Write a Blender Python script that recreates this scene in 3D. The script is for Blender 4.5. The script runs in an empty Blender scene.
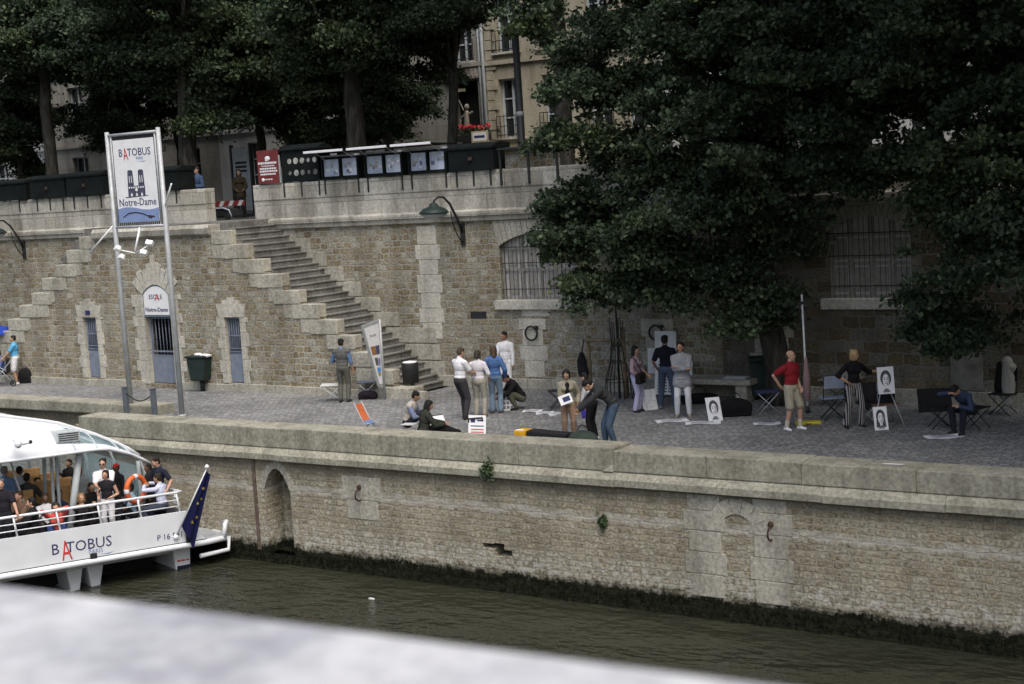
import bpy, bmesh, math, random
import numpy as np
from mathutils import Vector, Matrix
R = math.radians
random.seed(7)
SC = bpy.context.scene
COL = SC.collection

# ---------------------------------------------------------------- camera frame
YAW, PITCH, ROLL, CAMH = -0.60415494, 0.10860397, -0.06041008, 5.78929833
FPX = 1500.0
_cy, _sy = math.cos(YAW), math.sin(YAW)
FWD = Vector((_sy*math.cos(PITCH), _cy*math.cos(PITCH), -math.sin(PITCH)))
_r0 = Vector((_cy, -_sy, 0)); _u0 = _r0.cross(FWD)
RGT = _r0*math.cos(ROLL)+_u0*math.sin(ROLL)
UPV = -_r0*math.sin(ROLL)+_u0*math.cos(ROLL)
CAM = Vector((0, 0, CAMH))

def at(px, py, Y=None, Z=None):
    """measured photo point -> world point on the plane Y=const or Z=const"""
    d = FWD*FPX+RGT*(px-512)-UPV*(py-342)
    t = (Y-CAM.y)/d.y if Y is not None else (Z-CAM.z)/d.z
    return CAM+d*t

YW, YF, YQ = 33.95, 31.65, 25.64       # retaining wall, stair block front, river wall
ZS = 5.0                               # street level
ZWAT = -3.05

# ---------------------------------------------------------------- objects
def empty(name, loc=(0, 0, 0), rz=0, label=None, cat=None, group=None):
    o = bpy.data.objects.new(name, None)
    COL.objects.link(o)
    o.location = loc
    o.rotation_euler = (0, 0, rz)
    o.empty_display_size = .2
    if label: tag(o, label, cat, group)
    return o

def tag(o, label=None, cat=None, group=None, kind=None):
    if label: o['label'] = label
    if cat: o['category'] = cat
    if group: o['group'] = group
    if kind: o['kind'] = kind
    return o

def copy_tree(o, parent=None):
    c = o.copy(); COL.objects.link(c)
    if parent: c.parent = parent
    for ch in [q for q in KIDS.get(o.name, [])]:
        copy_tree(ch, c)
    return c
KIDS = {}

class MB:
    """collects shapes in one bmesh"""
    def __init__(s): s.bm = bmesh.new(); s.mi = 0
    def _f(s, vs, sm=False):
        try:
            f = s.bm.faces.new(vs); f.material_index = s.mi; f.smooth = sm; return f
        except ValueError: return None
    def verts(s, pts, M=None):
        return [s.bm.verts.new(M @ Vector(p) if M else p) for p in pts]
    def box(s, x0, y0, z0, x1, y1, z1, M=None, bev=0):
        v = s.verts([(x0,y0,z0),(x1,y0,z0),(x1,y1,z0),(x0,y1,z0),(x0,y0,z1),(x1,y0,z1),(x1,y1,z1),(x0,y1,z1)], M)
        fs = [s._f([v[i] for i in q]) for q in ((3,2,1,0),(4,5,6,7),(0,1,5,4),(1,2,6,5),(2,3,7,6),(3,0,4,7))]
        if bev:
            es = list({e for f in fs for e in f.edges})
            r = bmesh.ops.bevel(s.bm, geom=es, offset=bev, segments=2, affect='EDGES', profile=.6, clamp_overlap=True)
            for f in r['faces']: f.material_index = s.mi
        return v
    def prism(s, poly, y0, y1, M=None, axis='y'):
        """poly in (x,z), extruded along y (axis 'z': poly in (x,y) extruded along z; axis 'x': (y,z))"""
        f3 = {'y': lambda p, t: (p[0], t, p[1]), 'z': lambda p, t: (p[0], p[1], t), 'x': lambda p, t: (t, p[0], p[1])}[axis]
        a = s.verts([f3(p, y0) for p in poly], M); b = s.verts([f3(p, y1) for p in poly], M)
        n = len(poly)
        fs = [s._f(a), s._f(b[::-1])]
        for i in range(n): fs.append(s._f([a[i], b[i], b[(i+1)%n], a[(i+1)%n]]))
        fs = [f for f in fs if f]
        bmesh.ops.recalc_face_normals(s.bm, faces=fs)
        return fs
    def tube(s, pts, r, n=8, caps=True, sm=True, M=None):
        pts = [Vector(p) for p in pts]
        if M: pts = [M @ p for p in pts]
        rs = r if isinstance(r, (list, tuple)) else [r]*len(pts)
        rings = []; nrm = None
        for i, p in enumerate(pts):
            t = (pts[min(i+1, len(pts)-1)]-pts[max(i-1, 0)])
            if t.length < 1e-9: t = Vector((0, 0, 1))
            t.normalize()
            if nrm is None:
                a = Vector((0, 0, 1)) if abs(t.z) < .9 else Vector((1, 0, 0))
                nrm = t.cross(a).normalized()
            else:
                nrm = nrm-t*nrm.dot(t)
                nrm = nrm.normalized() if nrm.length > 1e-6 else t.cross(Vector((.3, .5, .8))).normalized()
            b = t.cross(nrm)
            rings.append([s.bm.verts.new(p+(nrm*math.cos(2*math.pi*k/n)+b*math.sin(2*math.pi*k/n))*rs[i]) for k in range(n)])
        for i in range(len(rings)-1):
            for k in range(n):
                s._f([rings[i][k], rings[i][(k+1)%n], rings[i+1][(k+1)%n], rings[i+1][k]], sm)
        if caps: s._f(rings[0][::-1]); s._f(rings[-1])
        return s
    def cyl(s, p0, p1, r0, r1=None, n=12, M=None, sm=True):
        return s.tube([p0, p1], [r0, r0 if r1 is None else r1], n, M=M, sm=sm)
    def torus(s, c, R_, r, ax='y', n=28, m=8, M=None, a0=0, a1=2*math.pi):
        pts = []
        full = abs(a1-a0-2*math.pi) < 1e-6
        k = n+1
        for i in range(k):
            a = a0+(a1-a0)*i/n
            u, v = R_*math.cos(a), R_*math.sin(a)
            pts.append({'y': (c[0]+u, c[1], c[2]+v), 'z': (c[0]+u, c[1]+v, c[2]), 'x': (c[0], c[1]+u, c[2]+v)}[ax])
        return s.tube(pts, r, m, caps=not full, M=M)
    def lathe(s, prof, c=(0, 0, 0), n=16, M=None, sm=True):
        rings = []
        for (r, z) in prof:
            rings.append(s.verts([(c[0]+r*math.cos(2*math.pi*k/n), c[1]+r*math.sin(2*math.pi*k/n), c[2]+z) for k in range(n)], M))
        for i in range(len(rings)-1):
            for k in range(n): s._f([rings[i][k], rings[i][(k+1)%n], rings[i+1][(k+1)%n], rings[i+1][k]], sm)
        s._f(rings[0][::-1]); s._f(rings[-1])
        return s
    def ell(s, c, rad, M=None, nu=12, nv=8):
        c = Vector(c); top = None; rings = []
        for j in range(1, nv):
            t = math.pi*j/nv
            ring = []
            for i in range(nu):
                p = 2*math.pi*i/nu
                q = Vector((rad[0]*math.sin(t)*math.cos(p), rad[1]*math.sin(t)*math.sin(p), rad[2]*math.cos(t)))
                if M: q = M @ q
                ring.append(s.bm.verts.new(c+q))
            rings.append(ring)
        q0 = Vector((0, 0, rad[2])); q1 = -q0
        if M: q0 = M @ q0; q1 = M @ q1
        a = s.bm.verts.new(c+q0); b = s.bm.verts.new(c+q1)
        for i in range(nu):
            s._f([a, rings[0][i], rings[0][(i+1)%nu]], True)
            s._f([b, rings[-1][(i+1)%nu], rings[-1][i]], True)
            for j in range(len(rings)-1):
                s._f([rings[j][i], rings[j+1][i], rings[j+1][(i+1)%nu], rings[j][(i+1)%nu]], True)
        return s
    def cap(s, p0, p1, r0, r1=None, n=10):
        """closed tapered capsule"""
        r1 = r0 if r1 is None else r1
        p0, p1 = Vector(p0), Vector(p1); t = p1-p0
        L = t.length
        if L < 1e-6: return s.ell(p0, (r0, r0, r0))
        t /= L
        pts = []; rs = []
        for a in (80, 50, 20): pts.append(p0-t*r0*math.sin(R(a))); rs.append(max(r0*math.cos(R(a)), .001))
        for k in (0, .5, 1): pts.append(p0+t*L*k); rs.append(r0+(r1-r0)*k)
        for a in (20, 50, 80): pts.append(p1+t*r1*math.sin(R(a))); rs.append(max(r1*math.cos(R(a)), .001))
        return s.tube(pts, rs, n)
    def quad(s, pts, M=None): return s._f(s.verts(pts, M))
    def text(s, txt, size, M, ext=.002, align='CENTER'):
        cu = bpy.data.curves.new('t', 'FONT'); cu.body = txt; cu.size = size; cu.extrude = ext
        cu.align_x = align; cu.resolution_u = 2
        ob = bpy.data.objects.new('t', cu); COL.objects.link(ob)
        dg = bpy.context.evaluated_depsgraph_get()
        me = bpy.data.meshes.new_from_object(ob.evaluated_get(dg))
        vs = [s.bm.verts.new(M @ v.co) for v in me.vertices]
        for p in me.polygons: s._f([vs[i] for i in p.vertices])
        bpy.data.objects.remove(ob); bpy.data.curves.remove(cu); bpy.data.meshes.remove(me)
        return s
    def build(s, name, mat, parent=None, off=None, bevel=0, label=None, keep=False):
        for v_ in [v_ for v_ in s.bm.verts if not v_.link_faces]: s.bm.verts.remove(v_)
        me = bpy.data.meshes.new(name)
        if off is not None: bmesh.ops.translate(s.bm, verts=s.bm.verts, vec=-Vector(off))
        s.bm.to_mesh(me)
        if not keep: s.bm.free()
        for m in (mat if isinstance(mat, (list, tuple)) else [mat]): me.materials.append(m)
        o = bpy.data.objects.new(name, me); COL.objects.link(o)
        if parent:
            o.parent = parent; KIDS.setdefault(parent.name, []).append(o)
        elif off is not None: o.location = off
        if bevel:
            m = o.modifiers.new('bevel', 'BEVEL'); m.width = bevel; m.segments = 2; m.limit_method = 'ANGLE'; m.angle_limit = R(50)
        if label: o['label'] = label
        return o

def VERT(x, z, y, rz=0):
    """matrix that stands text (drawn in xy) up on a plane facing -Y"""
    return Matrix.Translation((x, y, z)) @ Matrix.Rotation(rz, 4, 'Z') @ Matrix.Rotation(R(90), 4, 'X')

# ---------------------------------------------------------------- materials
class NT:
    def __init__(s, name):
        s.m = bpy.data.materials.new(name); s.m.use_nodes = True
        s.t = s.m.node_tree; s.t.nodes.clear()
        s.out = s.t.nodes.new('ShaderNodeOutputMaterial')
    def n(s, ty, ins=None, **props):
        nd = s.t.nodes.new('ShaderNode'+ty)
        for k, v in props.items(): setattr(nd, k, v)
        for k, v in (ins or {}).items():
            sk = nd.inputs[k]
            if isinstance(v, bpy.types.NodeSocket): s.t.links.new(v, sk)
            else: sk.default_value = v
        return nd
    def obj(s): return s.n('TexCoord').outputs['Object']
    def noise(s, vec, scale, detail=4, rough=.55):
        return s.n('TexNoise', {'Vector': vec, 'Scale': scale, 'Detail': detail, 'Roughness': rough}).outputs
    def ramp(s, fac, stops, interp='LINEAR'):
        nd = s.n('ValToRGB', {'Fac': fac}); cr = nd.color_ramp; cr.interpolation = interp
        while len(cr.elements) < len(stops): cr.elements.new(.5)
        for e, (p, c) in zip(cr.elements, stops):
            e.position = p; e.color = (*c, 1) if len(c) == 3 else c
        return nd.outputs['Color']
    def mix(s, fac, a, b, bt='MIX'):
        nd = s.n('Mix', data_type='RGBA', blend_type=bt)
        for i, v in ((0, fac), (6, a), (7, b)):
            if isinstance(v, bpy.types.NodeSocket): s.t.links.new(v, nd.inputs[i])
            else: nd.inputs[i].default_value = v if i == 0 else ((*v, 1) if len(v) == 3 else v)
        return nd.outputs[2]
    def math(s, op, a, b=0., c=None, clamp=False):
        nd = s.n('Math', operation=op, use_clamp=clamp)
        for i, v in enumerate((a, b) if c is None else (a, b, c)):
            if isinstance(v, bpy.types.NodeSocket): s.t.links.new(v, nd.inputs[i])
            else: nd.inputs[i].default_value = v
        return nd.outputs[0]
    def mapr(s, v, a, b, c=0., d=1.):
        return s.n('MapRange', {'Value': v, 'From Min': a, 'From Max': b, 'To Min': c, 'To Max': d}).outputs[0]
    def done(s, col, rough=.8, bump=None, bs=.5, bd=.02, spec=.3, metal=0, **kw):
        ins = {'Base Color': col if isinstance(col, bpy.types.NodeSocket) else ((*col, 1)), 'Roughness': rough, 'Metallic': metal, 'Specular IOR Level': spec}
        ins.update(kw)
        p = s.n('BsdfPrincipled', ins)
        if bump is not None:
            b = s.n('Bump', {'Height': bump, 'Strength': bs, 'Distance': bd})
            s.t.links.new(b.outputs[0], p.inputs['Normal'])
        s.t.links.new(p.outputs[0], s.out.inputs['Surface'])
        return s.m

MATS = {}
def plain(name, c, rough=.6, var=.12, scale=6, metal=0, spec=.3, bump=.15, bd=.004):
    """a painted / cloth / metal surface with slight unevenness"""
    if name in MATS: return MATS[name]
    t = NT(name); v = t.obj(); n = t.noise(v, scale, 5)
    d = tuple(max(0, x*(1-var*1.6)) for x in c); l = tuple(min(1, x*(1+var)) for x in c)
    col = t.ramp(n['Fac'], [(.3, d), (.7, l)])
    n2 = t.noise(v, scale*9, 3)
    MATS[name] = t.done(col, rough, bump=n2['Fac'], bs=bump, bd=bd, metal=metal, spec=spec)
    return MATS[name]

_cloth = {}
def cloth(c, stripes=None):
    key = (c, stripes)
    if key in _cloth: return _cloth[key]
    t = NT('cloth'); v = t.obj()
    n = t.noise(t.n('Mapping', {'Vector': v, 'Scale': (1.6, 1.6, .7)}).outputs[0], 9, 4); f = t.noise(v, 12, 3)
    col = t.ramp(n['Fac'], [(.25, tuple(x*.84 for x in c)), (.75, tuple(min(1, x*1.08) for x in c))])
    if stripes:
        sx = t.n('SeparateXYZ', {0: v}).outputs[0]
        w = t.math('SINE', t.math('MULTIPLY', sx, 150.))
        col = t.mix(t.mapr(w, -.1, .1), col, stripes)
    _cloth[key] = t.done(col, .9, bump=f['Fac'], bs=.5, bd=.03, spec=.15)
    return _cloth[key]

def masonry(name, bw, bh, stops, mortar, msize=.012, dist=.035, dscale=3., grain=.35, bs=.7, bd=.03, stain=.45, alt=True, extra=None, rough=.92, mvar=.5, flip=False):
    t = NT(name); v = t.obj()
    s = t.n('SeparateXYZ', {0: v}).outputs
    u = t.math('ADD', s[0], s[1])
    if flip: w2 = t.n('CombineXYZ', {0: s[0], 1: s[1]}).outputs[0]
    else: w2 = t.n('CombineXYZ', {0: u, 1: s[2]}).outputs[0]
    nz = t.n('TexNoise', {'Vector': v, 'Scale': dscale, 'Detail': 3}).outputs['Color']
    off = t.n('VectorMath', {0: nz, 1: (.5, .5, .5)}, operation='SUBTRACT').outputs[0]
    off = t.n('VectorMath', {0: off, 'Scale': dist*2}, operation='SCALE').outputs[0]
    w = t.n('VectorMath', {0: w2, 1: off}, operation='ADD').outputs[0]
    b = t.n('TexBrick', {'Vector': w, 'Color1': (0, 0, 0, 1), 'Color2': (1, 1, 1, 1), 'Mortar': (.5, .5, .5, 1), 'Scale': 1.,
            'Mortar Size': msize, 'Mortar Smooth': .35, 'Brick Width': bw, 'Row Height': bh}, offset=.5, offset_frequency=2,
            squash=.72 if alt else 1., squash_frequency=3)
    col = t.ramp(b.outputs['Color'], stops)
    g = t.noise(v, 14, 6, .65)['Fac']; g2 = t.noise(v, 55, 4, .6)['Fac']
    col = t.mix(grain, col, t.ramp(g, [(.3, (.25, .25, .25)), (.72, (1.5, 1.48, 1.42))]), 'MULTIPLY')
    big = t.noise(v, .55, 5, .6)['Fac']
    mcol = t.mix(mvar, mortar, t.ramp(big, [(.35, tuple(x*.5 for x in mortar)), (.65, tuple(min(1, x*1.25) for x in mortar))]))
    fac = b.outputs['Fac']
    col = t.mix(fac, col, mcol)
    # stains that run down the wall
    st = t.n('Mapping', {'Vector': v, 'Scale': (1.3, 1.3, .28)}).outputs[0]
    sn = t.noise(st, 1.1, 6, .62)['Fac']
    col = t.mix(stain, col, t.ramp(sn, [(.36, (.42, .41, .38)), (.56, (1, 1, 1)), (.75, (1.18, 1.17, 1.14))]), 'MULTIPLY')
    if extra: col = extra(t, v, s, col, big)
    h = t.math('ADD', t.math('MULTIPLY', t.math('SUBTRACT', 1., fac), 1.), t.math('ADD', t.math('MULTIPLY', g, .9), t.math('MULTIPLY', g2, .35)))
    return t.done(col, rough, bump=h, bs=bs, bd=bd, spec=.2)

# rubble masonry of the retaining wall: ochre / grey blocks in pale mortar
RUB = [(0, (.25, .205, .135)), (.16, (.30, .25, .165)), (.34, (.345, .295, .20)), (.5, (.33, .305, .245)), (.68, (.37, .33, .245)), (.84, (.41, .385, .32)), (1, (.47, .45, .39))]
m_rubble = masonry('rubble_stone', .31, .175, RUB, (.40, .385, .33), .024, .075, 4.5, .9, 1., .045, .45)
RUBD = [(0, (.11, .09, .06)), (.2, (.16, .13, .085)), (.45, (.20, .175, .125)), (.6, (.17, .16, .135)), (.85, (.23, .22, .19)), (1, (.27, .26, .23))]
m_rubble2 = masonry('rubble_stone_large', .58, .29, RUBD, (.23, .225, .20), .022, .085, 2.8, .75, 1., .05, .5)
ASH = [(0, (.34, .325, .28)), (.5, (.43, .415, .37)), (1, (.52, .505, .46))]
m_ashlar = masonry('ashlar_stone', 1.25, .54, ASH, (.2, .19, .16), .008, .01, 2, .45, .5, .02, .75, alt=False)
m_dressed = masonry('dressed_stone', 9., 9., [(0, (.54, .52, .46)), (1, (.54, .52, .46))], (.3, .29, .25), .001, 0, 2, .5, .5, .02, .5)
m_dressed2 = masonry('dressed_stone_grey', 9., 9., [(0, (.42, .405, .35)), (1, (.42, .405, .35))], (.3, .29, .25), .001, 0, 2, .6, .5, .02, .55)
m_step = masonry('step_stone', 2.2, 9., [(0, (.19, .188, .178)), (1, (.225, .222, .21))], (.1, .1, .1), .004, 0, 2, .6, .4, .012, .8)
def _river(t, v, s, col, big):
    z = s[2]
    n = t.noise(v, 2.2, 6, .62)['Fac']; n2 = t.noise(v, 7, 5, .6)['Fac']
    zz = t.math('ADD', z, t.math('MULTIPLY', t.math('SUBTRACT', n, .5), .55))
    # pale lime band in the middle, whitish salts just above the water
    lime = t.math('MULTIPLY', t.mapr(zz, -1.32, -1.2), t.mapr(zz, -1.08, -1.2))
    col = t.mix(t.math('MULTIPLY', lime, .6), col, (.52, .51, .47))
    salt = t.math('MULTIPLY', t.mapr(zz, -2.75, -2.4), t.mapr(zz, -1.95, -2.4))
    col = t.mix(t.math('MULTIPLY', salt, t.mapr(n2, .42, .64, 0, .7)), col, (.56, .56, .52))
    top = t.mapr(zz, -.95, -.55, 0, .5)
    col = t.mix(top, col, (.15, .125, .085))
    zr = t.math('ADD', z, t.math('MULTIPLY', t.math('SUBTRACT', n2, .5), .35))
    zr = t.math('ADD', zr, t.math('MULTIPLY', t.math('SUBTRACT', n, .5), .25))
    pit = t.noise(v, 5.5, 4, .7)['Fac']
    col = t.mix(t.mapr(pit, .63, .72, 0, .75), col, (.06, .052, .04))
    alg = t.mapr(zr, -2.48, -2.66)
    return t.mix(alg, col, t.ramp(n2, [(.35, (.006, .007, .004)), (.62, (.020, .024, .011)), (.75, (.06, .07, .035))]))
RIV = [(0, (.29, .255, .185)), (.3, (.36, .32, .24)), (.55, (.395, .355, .27)), (.8, (.43, .40, .315)), (1, (.375, .35, .28))]
m_river = masonry('river_wall_stone', .33, .135, RIV, (.335, .31, .245), .022, .06, 8, 1., .75, .035, .45, extra=_river)
m_coping = masonry('coping_stone', 50., 50., [(0, (.33, .322, .265)), (1, (.33, .322, .265))], (.2, .2, .17), .001, 0, 2, .6, .6, .02, .6)
def _pave(t, v, s, col, big):
    n = t.noise(v, .35, 5, .6)['Fac']
    return t.mix(.6, col, t.ramp(n, [(.35, (.6, .6, .6)), (.65, (1.2, 1.2, 1.2))]), 'MULTIPLY')
m_pave = masonry('sett_paving', .2, .135, [(0, (.20, .204, .207)), (.5, (.27, .274, .277)), (1, (.345, .346, .343))], (.135, .135, .132), .016, .03, 4, .5, .9, .03, .0, flip=True, extra=_pave)
m_asphalt = plain('asphalt', (.06, .06, .06), .9, .2, 3)

m_iron = plain('dark_iron', (.02, .021, .022), .55, .2, 8, spec=.4)
m_rust = plain('rusty_iron', (.07, .04, .028), .85, .35, 7)
m_green = plain('dark_green_paint', (.016, .03, .026), .5, .2, 4)
m_black = plain('black_fabric', (.013, .013, .015), .85, .2, 9)
m_steel = plain('galvanised_steel', (.40, .42, .43), .5, .1, 5, metal=.2)
m_white = plain('white_paint', (.78, .79, .80), .38, .05, 3, spec=.4)
m_bluegrey = plain('blue_grey_paint', (.19, .22, .28), .55, .12, 5)
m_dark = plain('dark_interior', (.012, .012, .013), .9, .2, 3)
m_wood = plain('weathered_wood', (.23, .18, .115), .85, .25, 9)
m_shutter = plain('grey_shutter_paint', (.50, .495, .485), .75, .1, 8)
m_paper = plain('white_paper', (.74, .75, .77), .8, .04, 8)
m_ink = plain('dark_ink', (.03, .03, .045), .85, .3, 20)
m_inkg = plain('grey_ink', (.20, .20, .23), .85, .3, 20)
m_blueink = plain('blue_print', (.030, .034, .115), .7, .1, 8)
m_redink = plain('red_print', (.52, .045, .045), .7, .1, 8)
m_lblue = plain('light_blue_print', (.21, .28, .48), .7, .08, 3)
m_glass = NT('window_glass'); m_glass = m_glass.done((.02, .024, .028), .08, spec=.6)
# ---------------------------------------------------------------- camera, light
cam = bpy.data.cameras.new('camera'); camo = bpy.data.objects.new('camera', cam); COL.objects.link(camo)
cam.sensor_width = 36; cam.lens = FPX/1024*36; cam.clip_start = .1; cam.clip_end = 2000
M = Matrix((RGT, UPV, -FWD)).transposed().to_4x4(); M.translation = CAM
camo.matrix_world = M
cam.dof.use_dof = True; cam.dof.focus_distance = 37; cam.dof.aperture_fstop = 4.0
SC.camera = camo
SUN_EL, SUN_AZ = 60, 128     # the light comes from high behind the camera, from the right
wd = bpy.data.worlds.new('World'); SC.world = wd; wd.use_nodes = True
nt = wd.node_tree; nt.nodes.clear()
sky = nt.nodes.new('ShaderNodeTexSky'); sky.sky_type = 'NISHITA'; sky.sun_disc = False
sky.sun_elevation = R(SUN_EL); sky.sun_rotation = R(SUN_AZ); sky.air_density = 1.3; sky.dust_density = 6; sky.ozone_density = 1.6
bg = nt.nodes.new('ShaderNodeBackground'); bg.inputs[1].default_value = .085
ow = nt.nodes.new('ShaderNodeOutputWorld')
nt.links.new(sky.outputs[0], bg.inputs[0]); nt.links.new(bg.outputs[0], ow.inputs[0])
sl = bpy.data.lights.new('sun', 'SUN'); sl.energy = 1.0; sl.angle = R(45); sl.color = (1, .98, .95)
so = bpy.data.objects.new('sun', sl); COL.objects.link(so)
az = R(SUN_AZ)
sd = Vector((math.sin(az)*math.cos(R(SUN_EL)), math.cos(az)*math.cos(R(SUN_EL)), math.sin(R(SUN_EL))))
so.rotation_euler = sd.to_track_quat('Z', 'Y').to_euler()
SC.view_settings.view_transform = 'Standard'; SC.view_settings.look = 'None'
SC.view_settings.exposure = 1.12; SC.view_settings.gamma = 1

# ---------------------------------------------------------------- water, quay paving, street
t = NT('river_water'); v = t.obj()
mp = t.n('Mapping', {'Vector': v, 'Scale': (.68, 1.25, 1), 'Rotation': (0, 0, R(-8))}).outputs[0]
n1 = t.noise(mp, .75, 4, .55)['Fac']; n2 = t.noise(mp, 4.5, 3, .5)['Fac']
n0 = t.noise(v, .12, 3, .5)['Fac']
n3 = t.noise(v, .35, 3, .6)['Fac']
hh = t.math('ADD', t.math('MULTIPLY', t.math('MULTIPLY', n1, t.mapr(n3, .3, .7, .35, 1.5)), 1.), t.math('MULTIPLY', n2, .32))
m_water = t.done(t.ramp(n0, [(.3, (.027, .029, .019)), (.7, (.038, .039, .027))]), .10, bump=hh, bs=.65, bd=.40, spec=.5, IOR=1.33)
b = MB(); b.quad([(-400, -60, ZWAT), (400, -60, ZWAT), (400, 27.9, ZWAT), (-400, 27.9, ZWAT)])
tag(b.build('water', m_water), kind='structure')
b = MB()
poly = [(-160, 27.9), (-31.7, 27.9), (-31.7, 26.2), (90, 26.2), (90, 33.96), (-160, 33.96)]
vs = [b.bm.verts.new((x, y, 0)) for x, y in poly]; b._f(vs)
tag(b.build('quay', m_pave), kind='structure')
b = MB(); b.quad([(-600, 34.2, ZS), (600, 34.2, ZS), (600, 900, ZS), (-600, 900, ZS)])
tag(b.build('street', m_asphalt), kind='structure')
b = MB(); b.box(-160, 44.5, ZS, 90, 47.9, ZS+.13)
tag(b.build('pavement', plain('pavement_stone', (.26, .26, .25), .9, .15, 2)), kind='structure')

def wall_open(mb, x0, x1, z0, z1, y0, y1, ops):
    """a wall slab with openings (xa, xb, za, zspring, ztop); ztop > zspring gives an arched head"""
    ops = sorted(ops); x = x0
    for (xa, xb, za, zs, zt) in ops:
        if xa-x > .001: mb.prism([(x, z0), (xa, z0), (xa, z1), (x, z1)], y0, y1)
        if za > z0+.001: mb.prism([(xa, z0), (xb, z0), (xb, za), (xa, za)], y0, y1)
        top = [(xa, z1), (xa, zs)]
        n = 14
        if zt > zs:
            for i in range(1, n):
                k = i/n; top.append((xa+(xb-xa)*k, zs+(zt-zs)*math.sin(math.pi*k)**.8))
        top += [(xb, zs), (xb, z1)]
        # split in convex pieces
        for i in range(1, len(top)-2):
            mb.prism([top[i], top[i+1], (top[i+1][0], z1), (top[i][0], z1)], y0, y1)
        x = xb
    mb.prism([(x, z0), (x1, z0), (x1, z1), (x, z1)], y0, y1)

rr = random.Random(3)
# ---------------------------------------------------------------- river wall
qw = empty('quay_wall', (-20, YQ, 0), 0, 'grey weathered masonry river wall with dark algae above the water', 'wall')
OFF = (-20, YQ, 0)
b = MB()
niche = (-25.15, -24.32, -2.8, -1.25, -.72)
hole = [(-18.8, -18.5, -2.1, -1.99, -1.99), (-18.5, -18.22, -2.27, -1.97, -1.97), (-18.22, -18.02, -2.24, -2.1, -2.1)]
wall_open(b, -31.8, 60, -4.2, -.52, YQ, YQ+.6, [niche]+hole)
b.box(-31.8, YQ+.6, -4.2, 60, YQ+.7, -.52)
b.prism([(-25.3, -4.2), (-24.2, -4.2), (-24.2, -2.8), (-25.3, -2.8)], YQ-.003, YQ+.3)
b.build('wall_face', m_river, qw, OFF)
b = MB(); b.box(-32.2, 25.9, -4.2, -31.8, 28.2, -.03); b.box(-120, 27.72, -4.2, -32.2, 28.2, -.03)
b.build('recess_wall', m_river, qw, OFF)
b = MB()
prof = [(YQ-.16, -.50), (YQ-.16, -.36), (YQ-.10, -.29), (YQ-.0, -.215), (YQ+.5, -.215), (YQ+.5, -.52), (YQ, -.52)]
x = -32.5
while x < 58:
    L = rr.uniform(1.7, 2.6)
    dy = rr.uniform(-.012, .012)
    b.prism([(p[0]+dy, p[1]+dy*.5) for p in prof], x+.002, x+L-.002, axis='x'); x += L
b.build('cornice', m_coping, qw, OFF, bevel=.008)
x = -31.65
while x < 50:
    L = rr.uniform(1.7, 2.6)
    if x < -15.4 < x+L+.8: L = -15.38-x
    zt = .26 if x < -15.5 else .205
    zt += rr.uniform(-.008, .008)
    b = MB(); b.box(x+.002, YQ-.035+rr.uniform(-.006, .006), -.214, x+L-.002, YQ+.72, zt, bev=.022)
    b.build('coping_block', m_coping, qw, OFF)
    x += L
b = MB(); b.prism([(-15.62, -.21), (-15.38, -.21), (-15.38, -.06)], YQ-.07, YQ); b.build('pale_chip', m_dressed, qw, OFF)
b = MB(); b.box(-120, 27.45, -.03, -30.75, 28.15, .27, bev=.03)
b.build('recess_kerb', m_coping, qw, OFF)
# dressed stones round the niche, the mooring rings and the bricked up arch
b = MB()
def stones(mb, x0, x1, z0, z1, y, h=.34, alt=.12, d=.012, jit=.0, th=.2):
    z = z0; k = 0
    while z < z1-.05:
        hh = min(h*rr.uniform(.88, 1.12), z1-z)
        if z1-z-hh < .12: hh = z1-z
        e = alt if k % 2 else 0
        mb.box(x0-e+rr.uniform(-jit, jit), y-d-rr.uniform(0, .006), z+.006, x1+e+rr.uniform(-jit, jit), y+th, z+hh-.006, bev=.012); z += hh; k += 1
stones(b, -22.55, -21.65, -1.75, -.75, YQ, .5, .12)
stones(b, -13.75, -13.05, -2.6, -.55, YQ, .42, .1)
stones(b, -12.35, -11.65, -2.6, -.55, YQ, .42, .1)
for i in range(7):   # fan of voussoirs
    a0 = math.pi*(1-i/7); a1 = math.pi*(1-(i+1)/7)
    c = (-12.7, -1.25); ri, ro = .37, .68
    pl = [(c[0]+r*math.cos(a), c[1]+r*math.sin(a)*(1.0)) for a, r in ((a0-.01, ri), (a1+.01, ri), (a1+.01, ro), (a0-.01, ro))]
    b.prism(pl, YQ-.028, YQ+.1)
b.build('dressed_stones', m_dressed2, qw, OFF)
# niche arch ring
b = MB()
for i in range(9):
    k0, k1 = i/9, (i+1)/9
    f = lambda k, e: (-25.15-e+(.83+2*e)*k, -1.25+(.53+e)*math.sin(math.pi*k)**.8)
    b.prism([f(k0+.004, 0), f(k1-.004, 0), f(k1-.004, .2), f(k0+.004, .2)], YQ-.012, YQ+.25)
b.build('arch_ring', m_dressed2, qw, OFF)
b = MB(); b.box(-25.50, YQ-.03, -2.75, -25.40, YQ+.05, -.53); b.build('iron_strip', plain('stained_iron', (.13, .10, .08), .85, .3, 7), qw, OFF)
for (rx, rz) in ((-22.15, -1.12), (-11.98, -1.15)):
    b = MB(); b.ell((rx, YQ-.03, rz+.13), (.06, .05, .06)); b.torus((rx, YQ-.05, rz-.05), .13, .02, 'x'); b.build('mooring_ring', m_rust, qw, OFF)
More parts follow.
